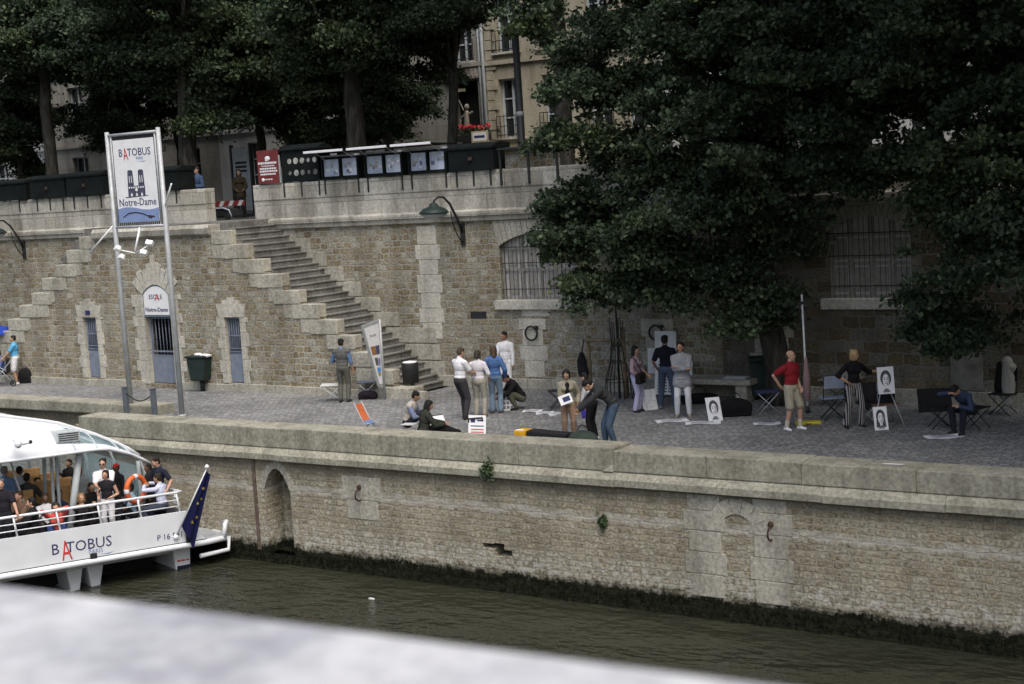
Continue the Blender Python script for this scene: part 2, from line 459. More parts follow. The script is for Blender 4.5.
# ragged weed along the waterline
t = NT('river_weed'); nz = t.noise(t.obj(), 6, 3)['Fac']
m_weed = t.done(t.ramp(nz, [(.3, (.004, .005, .003)), (.7, (.013, .015, .008))]), .95, spec=.05)
b = MB()
for i in range(2600):
    xx = rr.uniform(-31.7, -4); zz = -2.66+rr.gauss(0, .03)+.07*math.sin(xx*1.7)+.04*math.sin(xx*4.1) -.06 if rr.random() < .35 else rr.uniform(-3.02, -2.7)
    L = rr.uniform(.02, .055); w = rr.uniform(.012, .03)
    b._f(b.verts([(xx-w, YQ-.004, zz+L*.5), (xx+w, YQ-.004, zz+L*.5), (xx+w*.6, YQ-.012-rr.random()*.02, zz-L*.4), (xx, YQ-.01-rr.random()*.02, zz-L)]))
b.build('weed', m_weed, qw, OFF)['kind'] = 'stuff'

# ---------------------------------------------------------------- high retaining wall
rw = empty('retaining_wall', (-24, YW, 0), 0, 'high ochre rubble retaining wall with stone cornice and barred arched windows', 'wall')
OW = (-24, YW, 0)
W1 = (-23.68, -21.2, 2.46, 3.95, 4.3); W2 = (-14.1, -12.05, 2.46, 4.05, 4.42)
b = MB()
wall_open(b, -26.2, -17.0, -.3, 4.66, YW, YW+.5, [W1])
b.build('wall_face', m_rubble, rw, OW)
b = MB(); b.box(-120, YW, -.3, -26.2, YW+.5, 4.66); b.build('wall_face', m_rubble, rw, OW)
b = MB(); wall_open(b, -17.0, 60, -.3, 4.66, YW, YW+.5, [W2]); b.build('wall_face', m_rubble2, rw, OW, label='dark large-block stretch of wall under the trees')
b = MB(); b.box(-120, YW+.55, -.3, 60, YW+.62, ZS-.02); b.build('wall_backing', m_dark, rw, OW)
# cornice and parapet
gap = (-34.85, -32.75)
b = MB()
prof = [(YW-.02, 4.66), (YW-.10, 4.68), (YW-.12, 4.80), (YW-.17, 4.82), (YW-.17, 4.95), (YW-.04, 5.0), (YW+.5, 5.0), (YW+.5, 4.66)]
for (xa, xb) in ((-120, -37.9), (-32.7, 60)):
    x = xa
    while x < xb-.01:
        L = min(rr.uniform(1.2, 1.9), xb-x)
        if xb-x-L < .5: L = xb-x
        b.prism(prof, x+.003, x+L-.003, axis='x'); x += L
b.build('cornice', m_ashlar, rw, OW, bevel=.01)
b = MB()
for (xa, xb) in ((-120, gap[0]), (gap[1], 60)):
    b.box(xa, YW-.02, 5.0, xb, YW+.38, 5.55)
    x = xa
    while x < xb-.01:
        L = min(rr.uniform(1.3, 2.1), xb-x)
        if xb-x-L < .5: L = xb-x
        b.box(x+.003, YW-.045, 5.553, x+L-.003, YW+.42, 6.05+rr.uniform(-.008, .008), bev=.03); x += L
b.build('parapet', m_ashlar, rw, OW)
# pilaster, ring stones, plinth, voussoirs, string of stepped stones along the stair
b = MB()
stones(b, -26.5, -25.82, 1.35, 4.6, YW, .47, .1)
stones(b, -23.05, -22.4, .32, 1.95, YW, .42, .12)
stones(b, -19.2, -18.5, .32, 1.95, YW, .42, .12)
stones(b, -16.1, -15.2, .32, 2.1, YW, .42, .15)
stones(b, -23.05, -22.1, 2.0, 2.2, YW, .3, 0)
b.build('dressed_stones', m_dressed, rw, OW)
for (xa, xb, za, zb) in ((-11.2, -10.45, .32, 1.15), (-8.5, -7.5, .32, 1.2)):
    b = MB(); b.box(xa, YW-.03, za, xb, YW+.1, zb, bev=.015); b.build('dark_block', plain('dark_grey_stone', (.20, .195, .17), .9, .25, 3), rw, OW)  # these wall blocks get a darker grey base colour
b = MB(); x = -26.0
while x < 40:
    L = rr.uniform(.9, 1.5); b.box(x+.005, YW-.05-rr.uniform(0, .02), -.1, x+L-.005, YW+.1, .30+rr.uniform(-.02, .02), bev=.015); x += L
b.build('plinth', m_dressed2, rw, OW)
b = MB()
for i, (pa, py, pb) in enumerate(((276, 225, 296), (291, 239, 311), (307, 252, 327), (324, 267, 344), (341, 282, 362), (358, 297, 381), (377, 312, 400))):
    q0, q1 = at(pa, py, Y=YW), at(pb, py+14, Y=YW)
    b.box(q0.x-.25, YW-.02-.002*i, q1.z, q1.x, YW+.1, q0.z, bev=.012)
for i, (pa, py, pb, pc) in enumerate(((385, 327, 437, 343), (398, 343.5, 441, 360), (414, 360.5, 446, 377), (430, 377.5, 458, 388))):
    q0, q1 = at(pa, py, Y=YW), at(pb, pc, Y=YW)
    b.box(q0.x, YW-.024-.002*i, q1.z, q1.x, YW+.1, q0.z-.01, bev=.012)
b.build('stringer_stones', m_dressed2, rw, OW)
def shutter_window(W, sw):
    xa, xb, za, zs, zt = W
    root = MB()
    # frame with arch: solid grey boarding set back, panels and mullions in front
    root.prism([(xa, za), (xb, za), (xb, zs)]+[(xb+(xa-xb)*i/14, zs+(zt-zs)*math.sin(math.pi*i/14)**.8) for i in range(1, 14)]+[(xa, zs)], YW+.20, YW+.24)
    w = root.build('window', m_shutter, rw, OW)
    p = MB()
    n = 4; wd_ = (xb-xa)/n
    for i in range(n+1):
        xc = xa+i*wd_; k = i/n; hz = zs+(zt-zs)*max(0, math.sin(math.pi*min(max(k, .03), .97)))**.8
        p.box(max(xa+.002, xc-.05), YW+.13, za, min(xb-.002, xc+.05), YW+.197, hz-.03)
    for z0 in (za+.0, za+.78, zs-.12):
        p.box(xa+.004, YW+.145, z0, xb-.004, YW+.196, z0+.075)
    for i in range(n):
        for (z0, z1) in ((za+.14, za+.72), (za+.92, zs-.18)):
            p.box(xa+(i+.5)*wd_-.16, YW+.175, z0, xa+(i+.5)*wd_+.16, YW+.199, z1, bev=.008)
    f = p.build('window_frame', plain('shutter_frame_paint', (.31, .295, .265), .8, .15, 8), w); f.parent = w
    f.matrix_parent_inverse = Matrix.Translation(-Vector(OW))
    f.location = (0, 0, 0)
    g = MB(); nb = int((xb-xa)/.125)
    for i in range(1, nb):
        k = i/nb; hz = zs+(zt-zs)*math.sin(math.pi*k)**.8
        g.cyl((xa+(xb-xa)*k, YW+.06, za), (xa+(xb-xa)*k, YW+.06, hz), .0065, n=6)
    for z0 in (za+.28, za+1.0, zs-.05): g.box(xa+.003, YW+.051, z0, xb-.003, YW+.069, z0+.022)
    f2 = g.build('grille', m_iron, w); f2.matrix_parent_inverse = Matrix.Translation(-Vector(OW))
    s_ = MB(); s_.box(xa-.18, YW-.13, za-.26, xb+.1, YW+.195, za+.004, bev=.025); f3 = s_.build('sill', m_dressed, w); f3.matrix_parent_inverse = Matrix.Translation(-Vector(OW))
    v_ = MB(); nv = 15
    for i in range(nv):
        k0, k1 = i/nv, (i+1)/nv
        lo = lambda k: (xa+(xb-xa)*k, zs+(zt-zs)*math.sin(math.pi*min(max(k, 0), 1))**.8)
        a0 = lo(k0+.004); a1 = lo(k1-.004); e = .35; a0 = (a0[0], a0[1]-.004); a1 = (a1[0], a1[1]-.004)
        ff = lambda p_, k: (p_[0]+(k-.5)*e, 4.655)
        v_.prism([a0, a1, ff(a1, k1), ff(a0, k0)], YW-.02, YW+.12)
    f4 = v_.build('voussoirs', m_dressed2, w); f4.matrix_parent_inverse = Matrix.Translation(-Vector(OW))
shutter_window(W1, 0); shutter_window(W2, 0)
b = MB(); b.box(-24.78, YW-.02, 1.95, -24.25, YW+.02, 2.14, bev=.006); pq = b.build('plaque', m_iron, rw, OW)
for i, (rx, rz) in enumerate(((-22.72, 1.55), (-18.85, 1.60))):
    b = MB(); b.torus((rx, YW-.09, rz), .19, .028, 'y', a0=R(50), a1=R(400), n=30)
    b.box(rx+.07, YW-.13, rz+.12, rx+.2, YW+.01, rz+.2, bev=.02)
    b.build('mooring_ring', m_iron, rw, OW)

# ---------------------------------------------------------------- stair block with the landing stage doors
sb = empty('stone_staircase', (-34.968, YF, 0), 0, 'double flight stone stair block with stepped parapet and three doors', 'staircase')
OS = (-34.968, YF, 0)
CX = -34.968
NR = 29; RISE = ZS/NR; RUN = 6.45/NR
# stepped outline of the front wall (right half from photo, left mirrored)
steps = [(-31.669, 4.77), (-31.006, 4.34), (-30.362, 3.90), (-29.688, 3.47), (-29.074, 3.0), (-28.381, 2.58), (-27.737, 2.14), (-27.142, 1.72), (-26.499, 1.24), (-25.855, .77), (-25.26, .30)]
lsteps = [(2*CX-x, z) for x, z in steps]
d1 = (-38.455, -37.821, .24, 2.2, 2.2); dm = (-35.582, -34.394, .12, 2.90, 3.22); d2 = (-32.135, -31.501, .24, 2.22, 2.22)
b = MB()
wall_open(b, 2*CX-steps[1][0], steps[1][0], -.3, 3.96, YF, YF+.42, [d1, dm, d2])
XC0, XC1 = -37.544, -32.393
b.box(XC0, YF, 3.96, XC1, YF+.42, 4.64)
b.box(2*CX-steps[0][0], YF, 3.96, XC0, YF+.42, 4.39); b.box(XC1, YF, 3.96, steps[0][0], YF+.42, 4.39)
for st, sg in ((steps, 1), (lsteps, -1)):
    for i in range(1, len(st)-1):
        x0, z0 = st[i]; x1, z1 = st[i+1]
        b.box(min(x0, x1), YF, -.3, max(x0, x1), YF+.28, z1-.36)
b.build('front_wall', m_rubble, sb, OS)
for st, sg in ((steps, 1), (lsteps, -1)):
    for i in range(len(st)):
        b = MB(); x1, z1 = st[i]
        a, c_ = x1-sg*(.72 if i == 0 else 1.0), x1
        dz = rr.uniform(-.015, .015)
        ov = rr.uniform(.05, .16)
        b.box(min(a, c_), YF-.028-.0015*i, z1-.40, max(a, c_), YF+.31, z1+dz, bev=.02)
        # bonded stones below the step
        if z1 > .9:
            L = rr.uniform(.45, .8); q = c_-sg*L
            b.box(min(q, c_-sg*.02), YF-.014-.0008*i, z1-.80, max(q, c_-sg*.02), YF+.3, z1-.41, bev=.012)
        b.build('coping_block', m_dressed2, sb, OS)
b = MB()
x = XC0
while x < XC1-.05:
    L = min(rr.uniform(1.1, 1.6), XC1-x)
    if XC1-x-L < .5: L = XC1-x
    b.prism([(YF-.03, 4.64), (YF-.13, 4.70), (YF-.15, 4.86), (YF-.05, 4.97), (YF+.40, 4.97), (YF+.40, 4.64)], x+.003, x+L-.003, axis='x'); x += L
b.build('cornice', m_ashlar, sb, OS, bevel=.01)
b = MB(); b.box(-38.5, YF+.421, 4.6, -32.1, YW+.019, ZS); b.box(-34.84, YW+.02, 4.6, -32.76, YW+.6, ZS+.001); b.build('landing', m_step, sb, OS)
b = MB()
xt = -32.1
for k in range(NR):
    z1 = ZS-RISE*(k+1); x0 = xt+RUN*k
    b.box(x0, YF+.281, -.2, x0+RUN+.003, YW+.02, z1-.045)
    b.box(x0-.0, YF+.30, z1-.044, x0+RUN+.03, YW+.019, z1, bev=.012)
b.build('right_flight', m_step, sb, OS)
b = MB(); xt = -38.5
for k in range(NR):
    z1 = ZS-RISE*(k+1); x0 = xt-RUN*k
    b.box(x0-RUN-.03, YF+.40, -.2, x0, YW+.02, z1, bev=.01)
b.build('left_flight', m_step, sb, OS)
b = MB(); x = -44.379
while x < -25.657:
    L = rr.uniform(.8, 1.4)
    if not (x < dm[1] and x+L > dm[0]):
        b.box(x+.004, YF-.06-rr.uniform(0, .015), -.1, x+L-.004, YF+.1, .22+rr.uniform(-.015, .02), bev=.015)
    else:
        if x < dm[0]-.25: b.box(x+.004, YF-.06, -.1, dm[0]-.2, YF+.1, .22, bev=.015)
        L = dm[1]+.2-x
        b.build('plinth', m_dressed2, sb, OS); b = MB()
    x += L
b.box(-26.35, YF-.1, -.1, -25.211, YF+.5, .30, bev=.03)
b.build('plinth', m_dressed2, sb, OS)
# door surrounds
def surround(D, big=False):
    xa, xb, za, zs, zt = D; s_ = MB(); w = .32 if not big else .5
    for sg in (-1, 1):
        z = za; k = 0
        while z < zs-.02:
            h = min(rr.uniform(.3, .42), zs-z); ww = w if k % 2 else w*.72
            xx = xa+.004 if sg < 0 else xb-.004
            s_.box(min(xx, xx+sg*ww), YF-.02, z+.004, max(xx, xx+sg*ww), YF+.3, z+h-.004, bev=.01); z += h; k += 1
    if big:
        nv = 9
        for i in range(nv):
            k0, k1 = i/nv, (i+1)/nv
            lo = lambda k: (xa+(xb-xa)*k, zs+(zt-zs)*math.sin(math.pi*k)**.8)
            a0 = lo(k0+.004); a1 = lo(k1-.004)
            up = lambda p, k, h: (p[0]+(k-.5)*.85, p[1]+h)
            h = .95 if i == 4 else .62+.1*(i % 2)
            a0 = (a0[0], a0[1]-.004); a1 = (a1[0], a1[1]-.004)
            s_.prism([a0, a1, up(a1, k1, h-abs(k1-.5)*.5), up(a0, k0, h-abs(k0-.5)*.5)], YF-.025, YF+.3)
    else:
        for i in range(5):
            k = (i-2)/2
            x0 = (xa+xb)/2+(i-2.5)*.21; h = .58 if i == 2 else (.5 if i in (1, 3) else .38)
            s_.prism([(x0+.004, zs-.004), (x0+.206, zs-.004), (x0+.206+k*.06+.03, zs+h), (x0-.0+k*.06-.02, zs+h)], YF-.024-.002*i, YF+.3)
    return s_.build('door_surround', m_dressed, sb, OS)
surround(d1); surround(d2); surround(dm, True)
def small_door(D, name='metal_door'):
    xa, xb, za, zs, zt = D
    m = MB(); m.box(xa, YF+.12, za, xb, YF+.16, zs)
    d = m.build('door', m_bluegrey, sb, OS)
    f = MB()
    f.box(xa+.04, YF+.095, za+.03, xb-.04, YF+.12, za+.85, bev=.008)
    for i in range(6): f.cyl((xa+.08+(xb-xa-.16)*i/5, YF+.1, za+.9), (xa+.08+(xb-xa-.16)*i/5, YF+.1, zs-.04), .012, n=6)
    for z in (za+.92, za+1.02, za+1.4, zs-.06): f.box(xa+.03, YF+.09, z, xb-.03, YF+.115, z+.03)
    c = f.build('door_grille', m_bluegrey, d, None); c.matrix_parent_inverse = Matrix.Translation(-Vector(OS))
    g = MB(); g.box(xa+.05, YF+.11, za+.94, xb-.05, YF+.1195, zs-.05); c = g.build('door_shade_sheet', plain('door_shadow_paint', (.07, .085, .11), .7, .1, 5), d); c.matrix_parent_inverse = Matrix.Translation(-Vector(OS))  # solid sheet in a darker door colour, painting in the shade behind the bars
small_door(d1); small_door(d2)
b = MB(); b.box(-38.257, YF-.045, 2.28, -38.039, YF-.03, 2.42); b.build('number_plate', m_blueink, sb, OS)
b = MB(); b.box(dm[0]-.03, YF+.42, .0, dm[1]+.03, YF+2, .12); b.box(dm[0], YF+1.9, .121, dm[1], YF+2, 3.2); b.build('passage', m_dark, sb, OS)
m = MB(); xa, xb = dm[0]+.06, dm[1]-.04
m.box(xa, YF+.2, .14, xb, YF+.24, .98)
gate = m.build('gate', m_bluegrey, sb, OS)
m = MB()
for i in range(8): m.cyl((xa+.03+(xb-xa-.06)*i/7, YF+.22, .98), (xa+.03+(xb-xa-.06)*i/7, YF+.22, 2.16), .016, n=6)
for z in (.97, 1.1, 2.14): m.box(xa, YF+.2, z, xb, YF+.245, z+.045)
m.box(xa-.05, YF+.19, .14, xa, YF+.25, 2.2); m.box(xb, YF+.19, .14, xb+.04, YF+.25, 2.2)
c = m.build('gate_bars', m_bluegrey, gate); c.matrix_parent_inverse = Matrix.Translation(-Vector(OS))
# board in the arch over the gate
es = empty('arched_sign', (-34.988, YF-.02, 2.22), 0, 'white arched board lettered ESCALE Notre-Dame over the middle gate', 'sign')
m = MB()
zs_, zt_ = .68, 1.0
arch = lambda e, n=14: [(-.6+e, .0+e), (.6-e, 0+e), (.6-e, zs_)]+[(.6-e-(1.2-2*e)*i/n, zs_+(zt_-zs_-e)*math.sin(math.pi*i/n)**.8) for i in range(1, n)]+[(-.6+e, zs_)]
m.prism(arch(.0), .03, .08); m.build('sign_frame', m_bluegrey, es)
m = MB(); m.prism(arch(.06), .012, .03); m.build('sign_panel', m_white, es)
m = MB(); m.text('ESC', .2, VERT(-.14, .55, .008)); m.text('LE', .2, VERT(.19, .55, .008)); m.text('Notre-Dame', .19, VERT(0, .16, .008)); m.text('Notre-Dame', .19, VERT(.008, .16, .0075)); m.build('lettering', m_blueink, es)
m = MB(); m.text('A', .3, VERT(.055, .5, .006)); m.build('red_letter', m_redink, es)
# ================================================================ landing stage sign on two poles
pl0, pl1 = at(132, 413, Z=0), at(182, 416, Z=0)
YB = 27.66
sx0, sx1 = pl0.x, pl1.x
sg = empty('banner_sign', ((sx0+sx1)/2, YB, 0), 0, 'tall white landing stage banner with tower drawing stretched between two steel poles', 'sign')
hx = (sx1-sx0)/2
PH = at(130, 130, Y=YB).z
for s in (-1, 1):
    b = MB(); b.cyl((s*hx, 0, 0), (s*hx, 0, PH), .075, .06, 14); b.lathe([(.12, 0), (.12, .03), (.08, .05)], (s*hx, 0, 0)); b.build('pole', m_steel, sg)
zt, zb = at(132, 139, Y=YB).z, at(138, 222, Y=YB).z
bw = hx*.80
b = MB()
for z in (PH-.1, zb-.12): b.cyl((-hx, 0, z), (hx, 0, z), .04, n=8)
for s in (-1, 1): b.cyl((s*(hx-.14), 0, zb-.12), (s*(hx-.14), 0, PH-.1), .028, n=8)
b.build('banner_frame', m_steel, sg)
b = MB()
k = 34
for i in range(k):   # lacing cords
    z = zb+(zt-zb)*(i+.5)/k
    for s in (-1, 1): b.box(min(s*(bw-.02), s*(hx-.13)), -.008, z-.02, max(s*(bw-.02), s*(hx-.13)), .008, z+.018)
for i in range(20):
    x = -bw+2*bw*(i+.5)/20
    b.box(x-.02, -.008, zt-.02, x+.018, .008, PH-.1); b.box(x-.02, -.008, zb-.12, x+.018, .008, zb+.02)
b.build('lacing', plain('dark_cord', (.03, .03, .035), .8), sg)
b = MB(); b.box(-bw, -.012, zb, bw, .012, zt); bn = b.build('banner', m_white, sg)
H = zt-zb
def poly(mb, pts, y=-.016, th=.003): mb.prism(pts, y, y+th)
b = MB()
pts = [(-bw+.005, zb+.005), (bw-.005, zb+.005), (bw-.005, zb+H*.165)]
pts += [(bw-2*bw*i/16-.005*(1-i/8), zb+H*(.165-.02*math.sin(i/16*2*math.pi*1.0))) for i in range(1, 16)]
pts += [(-bw+.005, zb+H*.165)]
poly(b, pts); b.build('blue_wave', m_lblue, bn)
b = MB()
f = bw/.72
b.text('B', .26*f, VERT(-.46*f, zb+H*.80, -.016)); b.text('TOBUS', .26*f, VERT(.19*f, zb+H*.80, -.016))
b.text('Notre-Dame', .25*f, VERT(0, zb+H*.20, -.016))
b.build('blue_lettering', m_blueink, bn); b = MB()
# two-towered church front
cw = .30*f; cz = zb+H*.31; ch = H*.32
for s in (-1, 1):
    xc = s*cw*.62
    poly(b, [(xc-cw*.36, cz+ch*.38), (xc+cw*.36, cz+ch*.38), (xc+cw*.30, cz+ch*.95), (xc+cw*.18, cz+ch), (xc-cw*.18, cz+ch), (xc-cw*.30, cz+ch*.95)], -.015)
poly(b, [(-cw, cz), (cw, cz), (cw, cz+ch*.40), (-cw, cz+ch*.40)], -.0155)
poly(b, [(-cw*1.35, cz-.03), (cw*1.3, cz), (cw*1.3, cz+.02), (-cw*1.35, cz-.005)], -.0158)
# map of the river in the wave
b.build('church_drawing', plain('slate_print', (.07, .075, .12), .7, .35, 22), bn); b = MB()
mp_ = [(-.55, .06), (-.35, .105), (-.1, .115), (.15, .095), (.35, .06), (.45, .035)]
for i in range(5):
    (x0, z0), (x1, z1) = mp_[i], mp_[i+1]
    poly(b, [(x0*f, zb+H*z0-.012), (x1*f, zb+H*z1-.012), (x1*f, zb+H*z1+.022), (x0*f, zb+H*z0+.022)], -.019)
poly(b, [(.34*f, zb+H*.04), (.56*f, zb+H*.05), (.56*f, zb+H*.066), (.34*f, zb+H*.08)], -.0195)
b.build('river_map', m_ink, bn)
b = MB()
for s in (-1, 1):
    xc = s*cw*.62
    for q in (-1, 1): poly(b, [(xc+q*cw*.12-cw*.035, cz+ch*.52), (xc+q*cw*.12+cw*.035, cz+ch*.52), (xc+q*cw*.12+cw*.03, cz+ch*.78), (xc+q*cw*.12-cw*.03, cz+ch*.78)], -.018)
for i in range(7): poly(b, [(-cw*.9+i*cw*.27, cz+ch*.31), (-cw*.9+i*cw*.27+cw*.15, cz+ch*.31), (-cw*.9+i*cw*.27+cw*.15, cz+ch*.37), (-cw*.9+i*cw*.27, cz+ch*.37)], -.018)
for i in (-1, 0, 1): poly(b, [(i*cw*.6-cw*.12, cz+.01), (i*cw*.6+cw*.12, cz+.01), (i*cw*.6+cw*.08, cz+ch*.10), (i*cw*.6, cz+ch*.14), (i*cw*.6-cw*.08, cz+ch*.10)], -.018)
poly(b, [(cw*.16*math.cos(a*math.pi/5), cz+ch*.25+cw*.13*math.sin(a*math.pi/5)) for a in range(10)], -.018)
b.build('pale_openings', m_white, bn)
b = MB(); b.text('A', .42*f, VERT(-.30*f, zb+H*.755, -.017) @ Matrix(((.6, -.1, 0, .03), (0, 1, 0, 0), (0, 0, 1, 0), (0, 0, 0, 1)))); b.build('red_letter', m_redink, bn)
b = MB(); b.text('PARIS', .1*f, VERT(.2*f, zb+H*.75, -.016)); poly(b, [(.1*f, zb+H*.735), (.3*f, zb+H*.72), (.42*f, zb+H*.735), (.3*f, zb+H*.728)], -.0165); b.build('small_print', m_lblue, bn)
b = MB()   # side arms and lamp bar
b.cyl((-hx, 0, zb-.02), (-hx-.75, -.3, zb-.75), .022, n=6); b.build('stay_arm', m_white, sg)
b = MB(); b.cyl((hx, 0, zb+.35), (hx+.6, -.25, zb+.95), .022, n=6); b.build('stay_arm', m_white, sg)
b = MB()
b.cyl((0, 0, zb-.12), (0, -.25, zb-.75), .03, n=8); b.cyl((-.55, -.3, zb-.72), (.0, -.25, zb-.82), .02, n=6); b.cyl((.0, -.25, zb-.82), (.62, -.3, zb-.62), .02, n=6)
b.build('lamp_bracket', m_white, sg)
for (x, z) in ((-.62, -.66), (-.5, -.9), (.42, -.8), (.66, -.55)):
    b = MB(); Mx = Matrix.Translation((x, -.32, zb+z)) @ Matrix.Rotation(R(-35), 4, 'X') @ Matrix.Rotation(R(20 if x > 0 else -20), 4, 'Z')
    b.box(-.10, -.05, -.065, .10, .07, .065, M=Mx, bev=.02); b.box(-.08, .07, -.045, .08, .082, .045, M=Mx); b.build('floodlight', m_white, sg)

# chain barrier
bl0, bl1 = at(137, 414, Z=0), at(165, 416, Z=0)
for i, (p, lb) in enumerate(((bl0, 'slim grey bollard beside the left banner pole'), (bl1, 'slim grey bollard midway between the banner poles'))):
    o = empty('bollard', (p.x, p.y-.35, .0), 0, lb, 'bollard', 'bollards at the landing stage')
    b = MB(); b.box(-.06, -.06, 0, .06, .06, .78, bev=.012); b.build('post', plain('grey_bollard_paint', (.10, .115, .135), .6), o)
    b = MB(); b.box(-.075, -.075, .781, .075, .075, .81, bev=.01); b.build('cap', plain('grey_bollard_paint', (.1, .1, .1)), o)
b = MB(); n = 16; p0 = Vector((bl0.x, bl0.y-.35, .66)); p1 = Vector((bl1.x, bl1.y-.35, .66))
b.tube([p0.lerp(p1, i/n)-Vector((0, 0, .22*math.sin(math.pi*i/n))) for i in range(n+1)], .016, 6)
tag(b.build('chain', m_iron, off=(bl0.x, bl0.y-.35, .4)), 'sagging dark chain hung between the two slim bollards', 'chain')

# ---------------------------------------------------------------- bins
p = at(203, 391, Z=0)
o = empty('litter_bin', (p.x, p.y, 0), R(10), 'square tapered dark green litter bin on a post by the middle gate', 'bin')
b = MB(); b.prism([(-.24, .34), (.24, .34), (.33, 1.02), (-.33, 1.02)], -.27, .27); b.build('body', m_green, o, bevel=.04)
b = MB(); b.box(-.36, -.3, 1.022, .36, .3, 1.09, bev=.02); b.build('rim', m_green, o)
b = MB(); b.cyl((0, 0, 0), (0, 0, .34), .07); b.build('post', m_iron, o)
b = MB(); b.box(-.02, -.2, 1.09, .24, .05, 1.14, M=Matrix.Rotation(R(8), 4, 'Y'), bev=.01); b.ell((-.1, .05, 1.1), (.14, .12, .05)); b.build('rubbish', m_paper, o)
p = at(412, 396, Z=0)
o = empty('litter_bin', (p.x, p.y, 0), 0, 'black cylindrical litter bin on a stand at the foot of the steps', 'bin')
b = MB(); b.lathe([(.17, .36), (.225, .37), (.235, .9), (.225, .93), (.20, .93), (.19, .6)], n=20); b.build('drum', m_iron, o)
b = MB(); b.lathe([(.12, .9), (.205, .932), (.20, .955), (.1, .97)], n=20); b.build('lid', m_paper, o)
b = MB(); b.cyl((0, .05, 0), (0, .05, .38), .05); b.box(-.12, -.1, 0, .12, .15, .02); b.build('stand', m_iron, o)
p = at(764, 398, Z=0)
o = empty('wheelie_bin', (p.x, p.y-.1, 0), R(25), 'tall dark green wheeled bin standing against the tree trunk', 'bin')
b = MB(); b.prism([(-.22, .08), (.22, .08), (.28, .95), (-.28, .95)], -.28, .28); b.build('body', m_green, o, bevel=.03)
b = MB(); b.prism([(-.33, .955), (.31, .955), (.30, 1.03), (-.15, 1.1), (-.33, 1.04)], -.30, .30, axis='x', M=None); b.build('lid', m_green, o, bevel=.02)
for s in (-1, 1):
    b = MB(); b.cyl((s*.2, .26, .1), (s*.26, .26, .1), .1, n=16); b.build('wheel', m_iron, o)

# ---------------------------------------------------------------- information panel on a leaning post
p = at(385, 399.5, Z=0)
o = empty('information_panel', (p.x, p.y, 0), R(97), 'white sail-shaped information panel with photo blocks on a steel post', 'sign')
b = MB(); b.cyl((0, 0, 0), (0, 0, 2.2), .038, n=10); b.build('post', m_steel, o)
ou = [(-.07, .36), (-.30, .40), (-.92, 2.13), (-.06, 2.2)]
b = MB(); b.prism(ou, -.02, .02); pan = b.build('board', m_steel, o)
inn = [(-.10, .44), (-.26, .47), (-.82, 2.04), (-.10, 2.1)]
b = MB(); b.prism(inn, -.026, -.021); b.build('sheet', m_paper, o)
def blk(mb, z0, z1, k0, k1):
    L = lambda z: -.26-(z-.47)*.357
    f = lambda k, z: (L(z)+(-.10-L(z))*k, z)
    mb.prism([f(k0, z0), f(k1, z0), f(k1, z1), f(k0, z1)], -.030, -.0265)
for (nm, c, q) in (('brown_picture', (.32, .16, .06), (1.28, 1.52, .1, .55)), ('dark_picture', (.09, .08, .16), (1.28, 1.52, .57, .92)), ('dark_picture', (.10, .12, .07), (.98, 1.2, .25, .55)), ('violet_picture', (.30, .28, .5), (.96, 1.18, .56, .9)), ('blue_picture', (.08, .3, .65), (.78, .92, .3, .85)), ('green_picture', (.3, .3, .1), (.68, .77, .3, .8)), ('grey_heading', (.45, .47, .5), (1.78, 1.84, .25, .75))):
    b = MB(); blk(b, *q); b.build(nm, plain(nm+str(c[0]), c, .7, .3, 15), pan)

# ---------------------------------------------------------------- street lamps bracketed to the wall
def wall_lamp(px, label):
    q = at(px, 243, Y=YW); base = at(px, 236, Y=YW); z0 = 4.28
    o = empty('street_lamp', (q.x, YW, z0), 0, label, 'street lamp', 'lamps bracketed to the retaining wall')
    b = MB(); b.box(-.07, -.06, -.28, .07, .0, .34, bev=.015); b.build('wall_plate', m_iron, o)
    path = [(0, -.05, .1), (-.03, -.22, .5), (-.07, -.45, .90), (-.10, -.68, 1.10), (-.14, -.86, 1.12), (-.18, -1.0, 1.04), (-.19, -1.04, .95)]
    b = MB(); b.tube(path, [.04, .038, .035, .033, .032, .03, .03], 8)
    b.tube([(0, -.05, -.2), (-.03, -.25, .02), (-.05, -.42, .42), (-.06, -.45, .72)], .018, 6); b.tube([(0, -.05, .25), (-.05, -.4, .5)], .014, 6)
    b.build('bracket', m_iron, o)
    b = MB(); b.lathe([(.05, .22), (.1, .2), (.14, .12), (.30, .06), (.42, -.04), (.43, -.07), (.40, -.07)], (-.19, -1.04, .75), 20); b.build('lamp_shade', m_green, o)
    b = MB(); b.lathe([(.37, -.075), (.33, -.15), (.18, -.21), (.03, -.23)], (-.19, -1.04, .75), 20); b.build('diffuser', plain('milky_glass', (.42, .44, .44), .3, .08), o)
wall_lamp(464, 'curved iron wall lamp right of the stairs above the pilaster')
wall_lamp(24, 'curved iron wall lamp at the far left end of the wall')

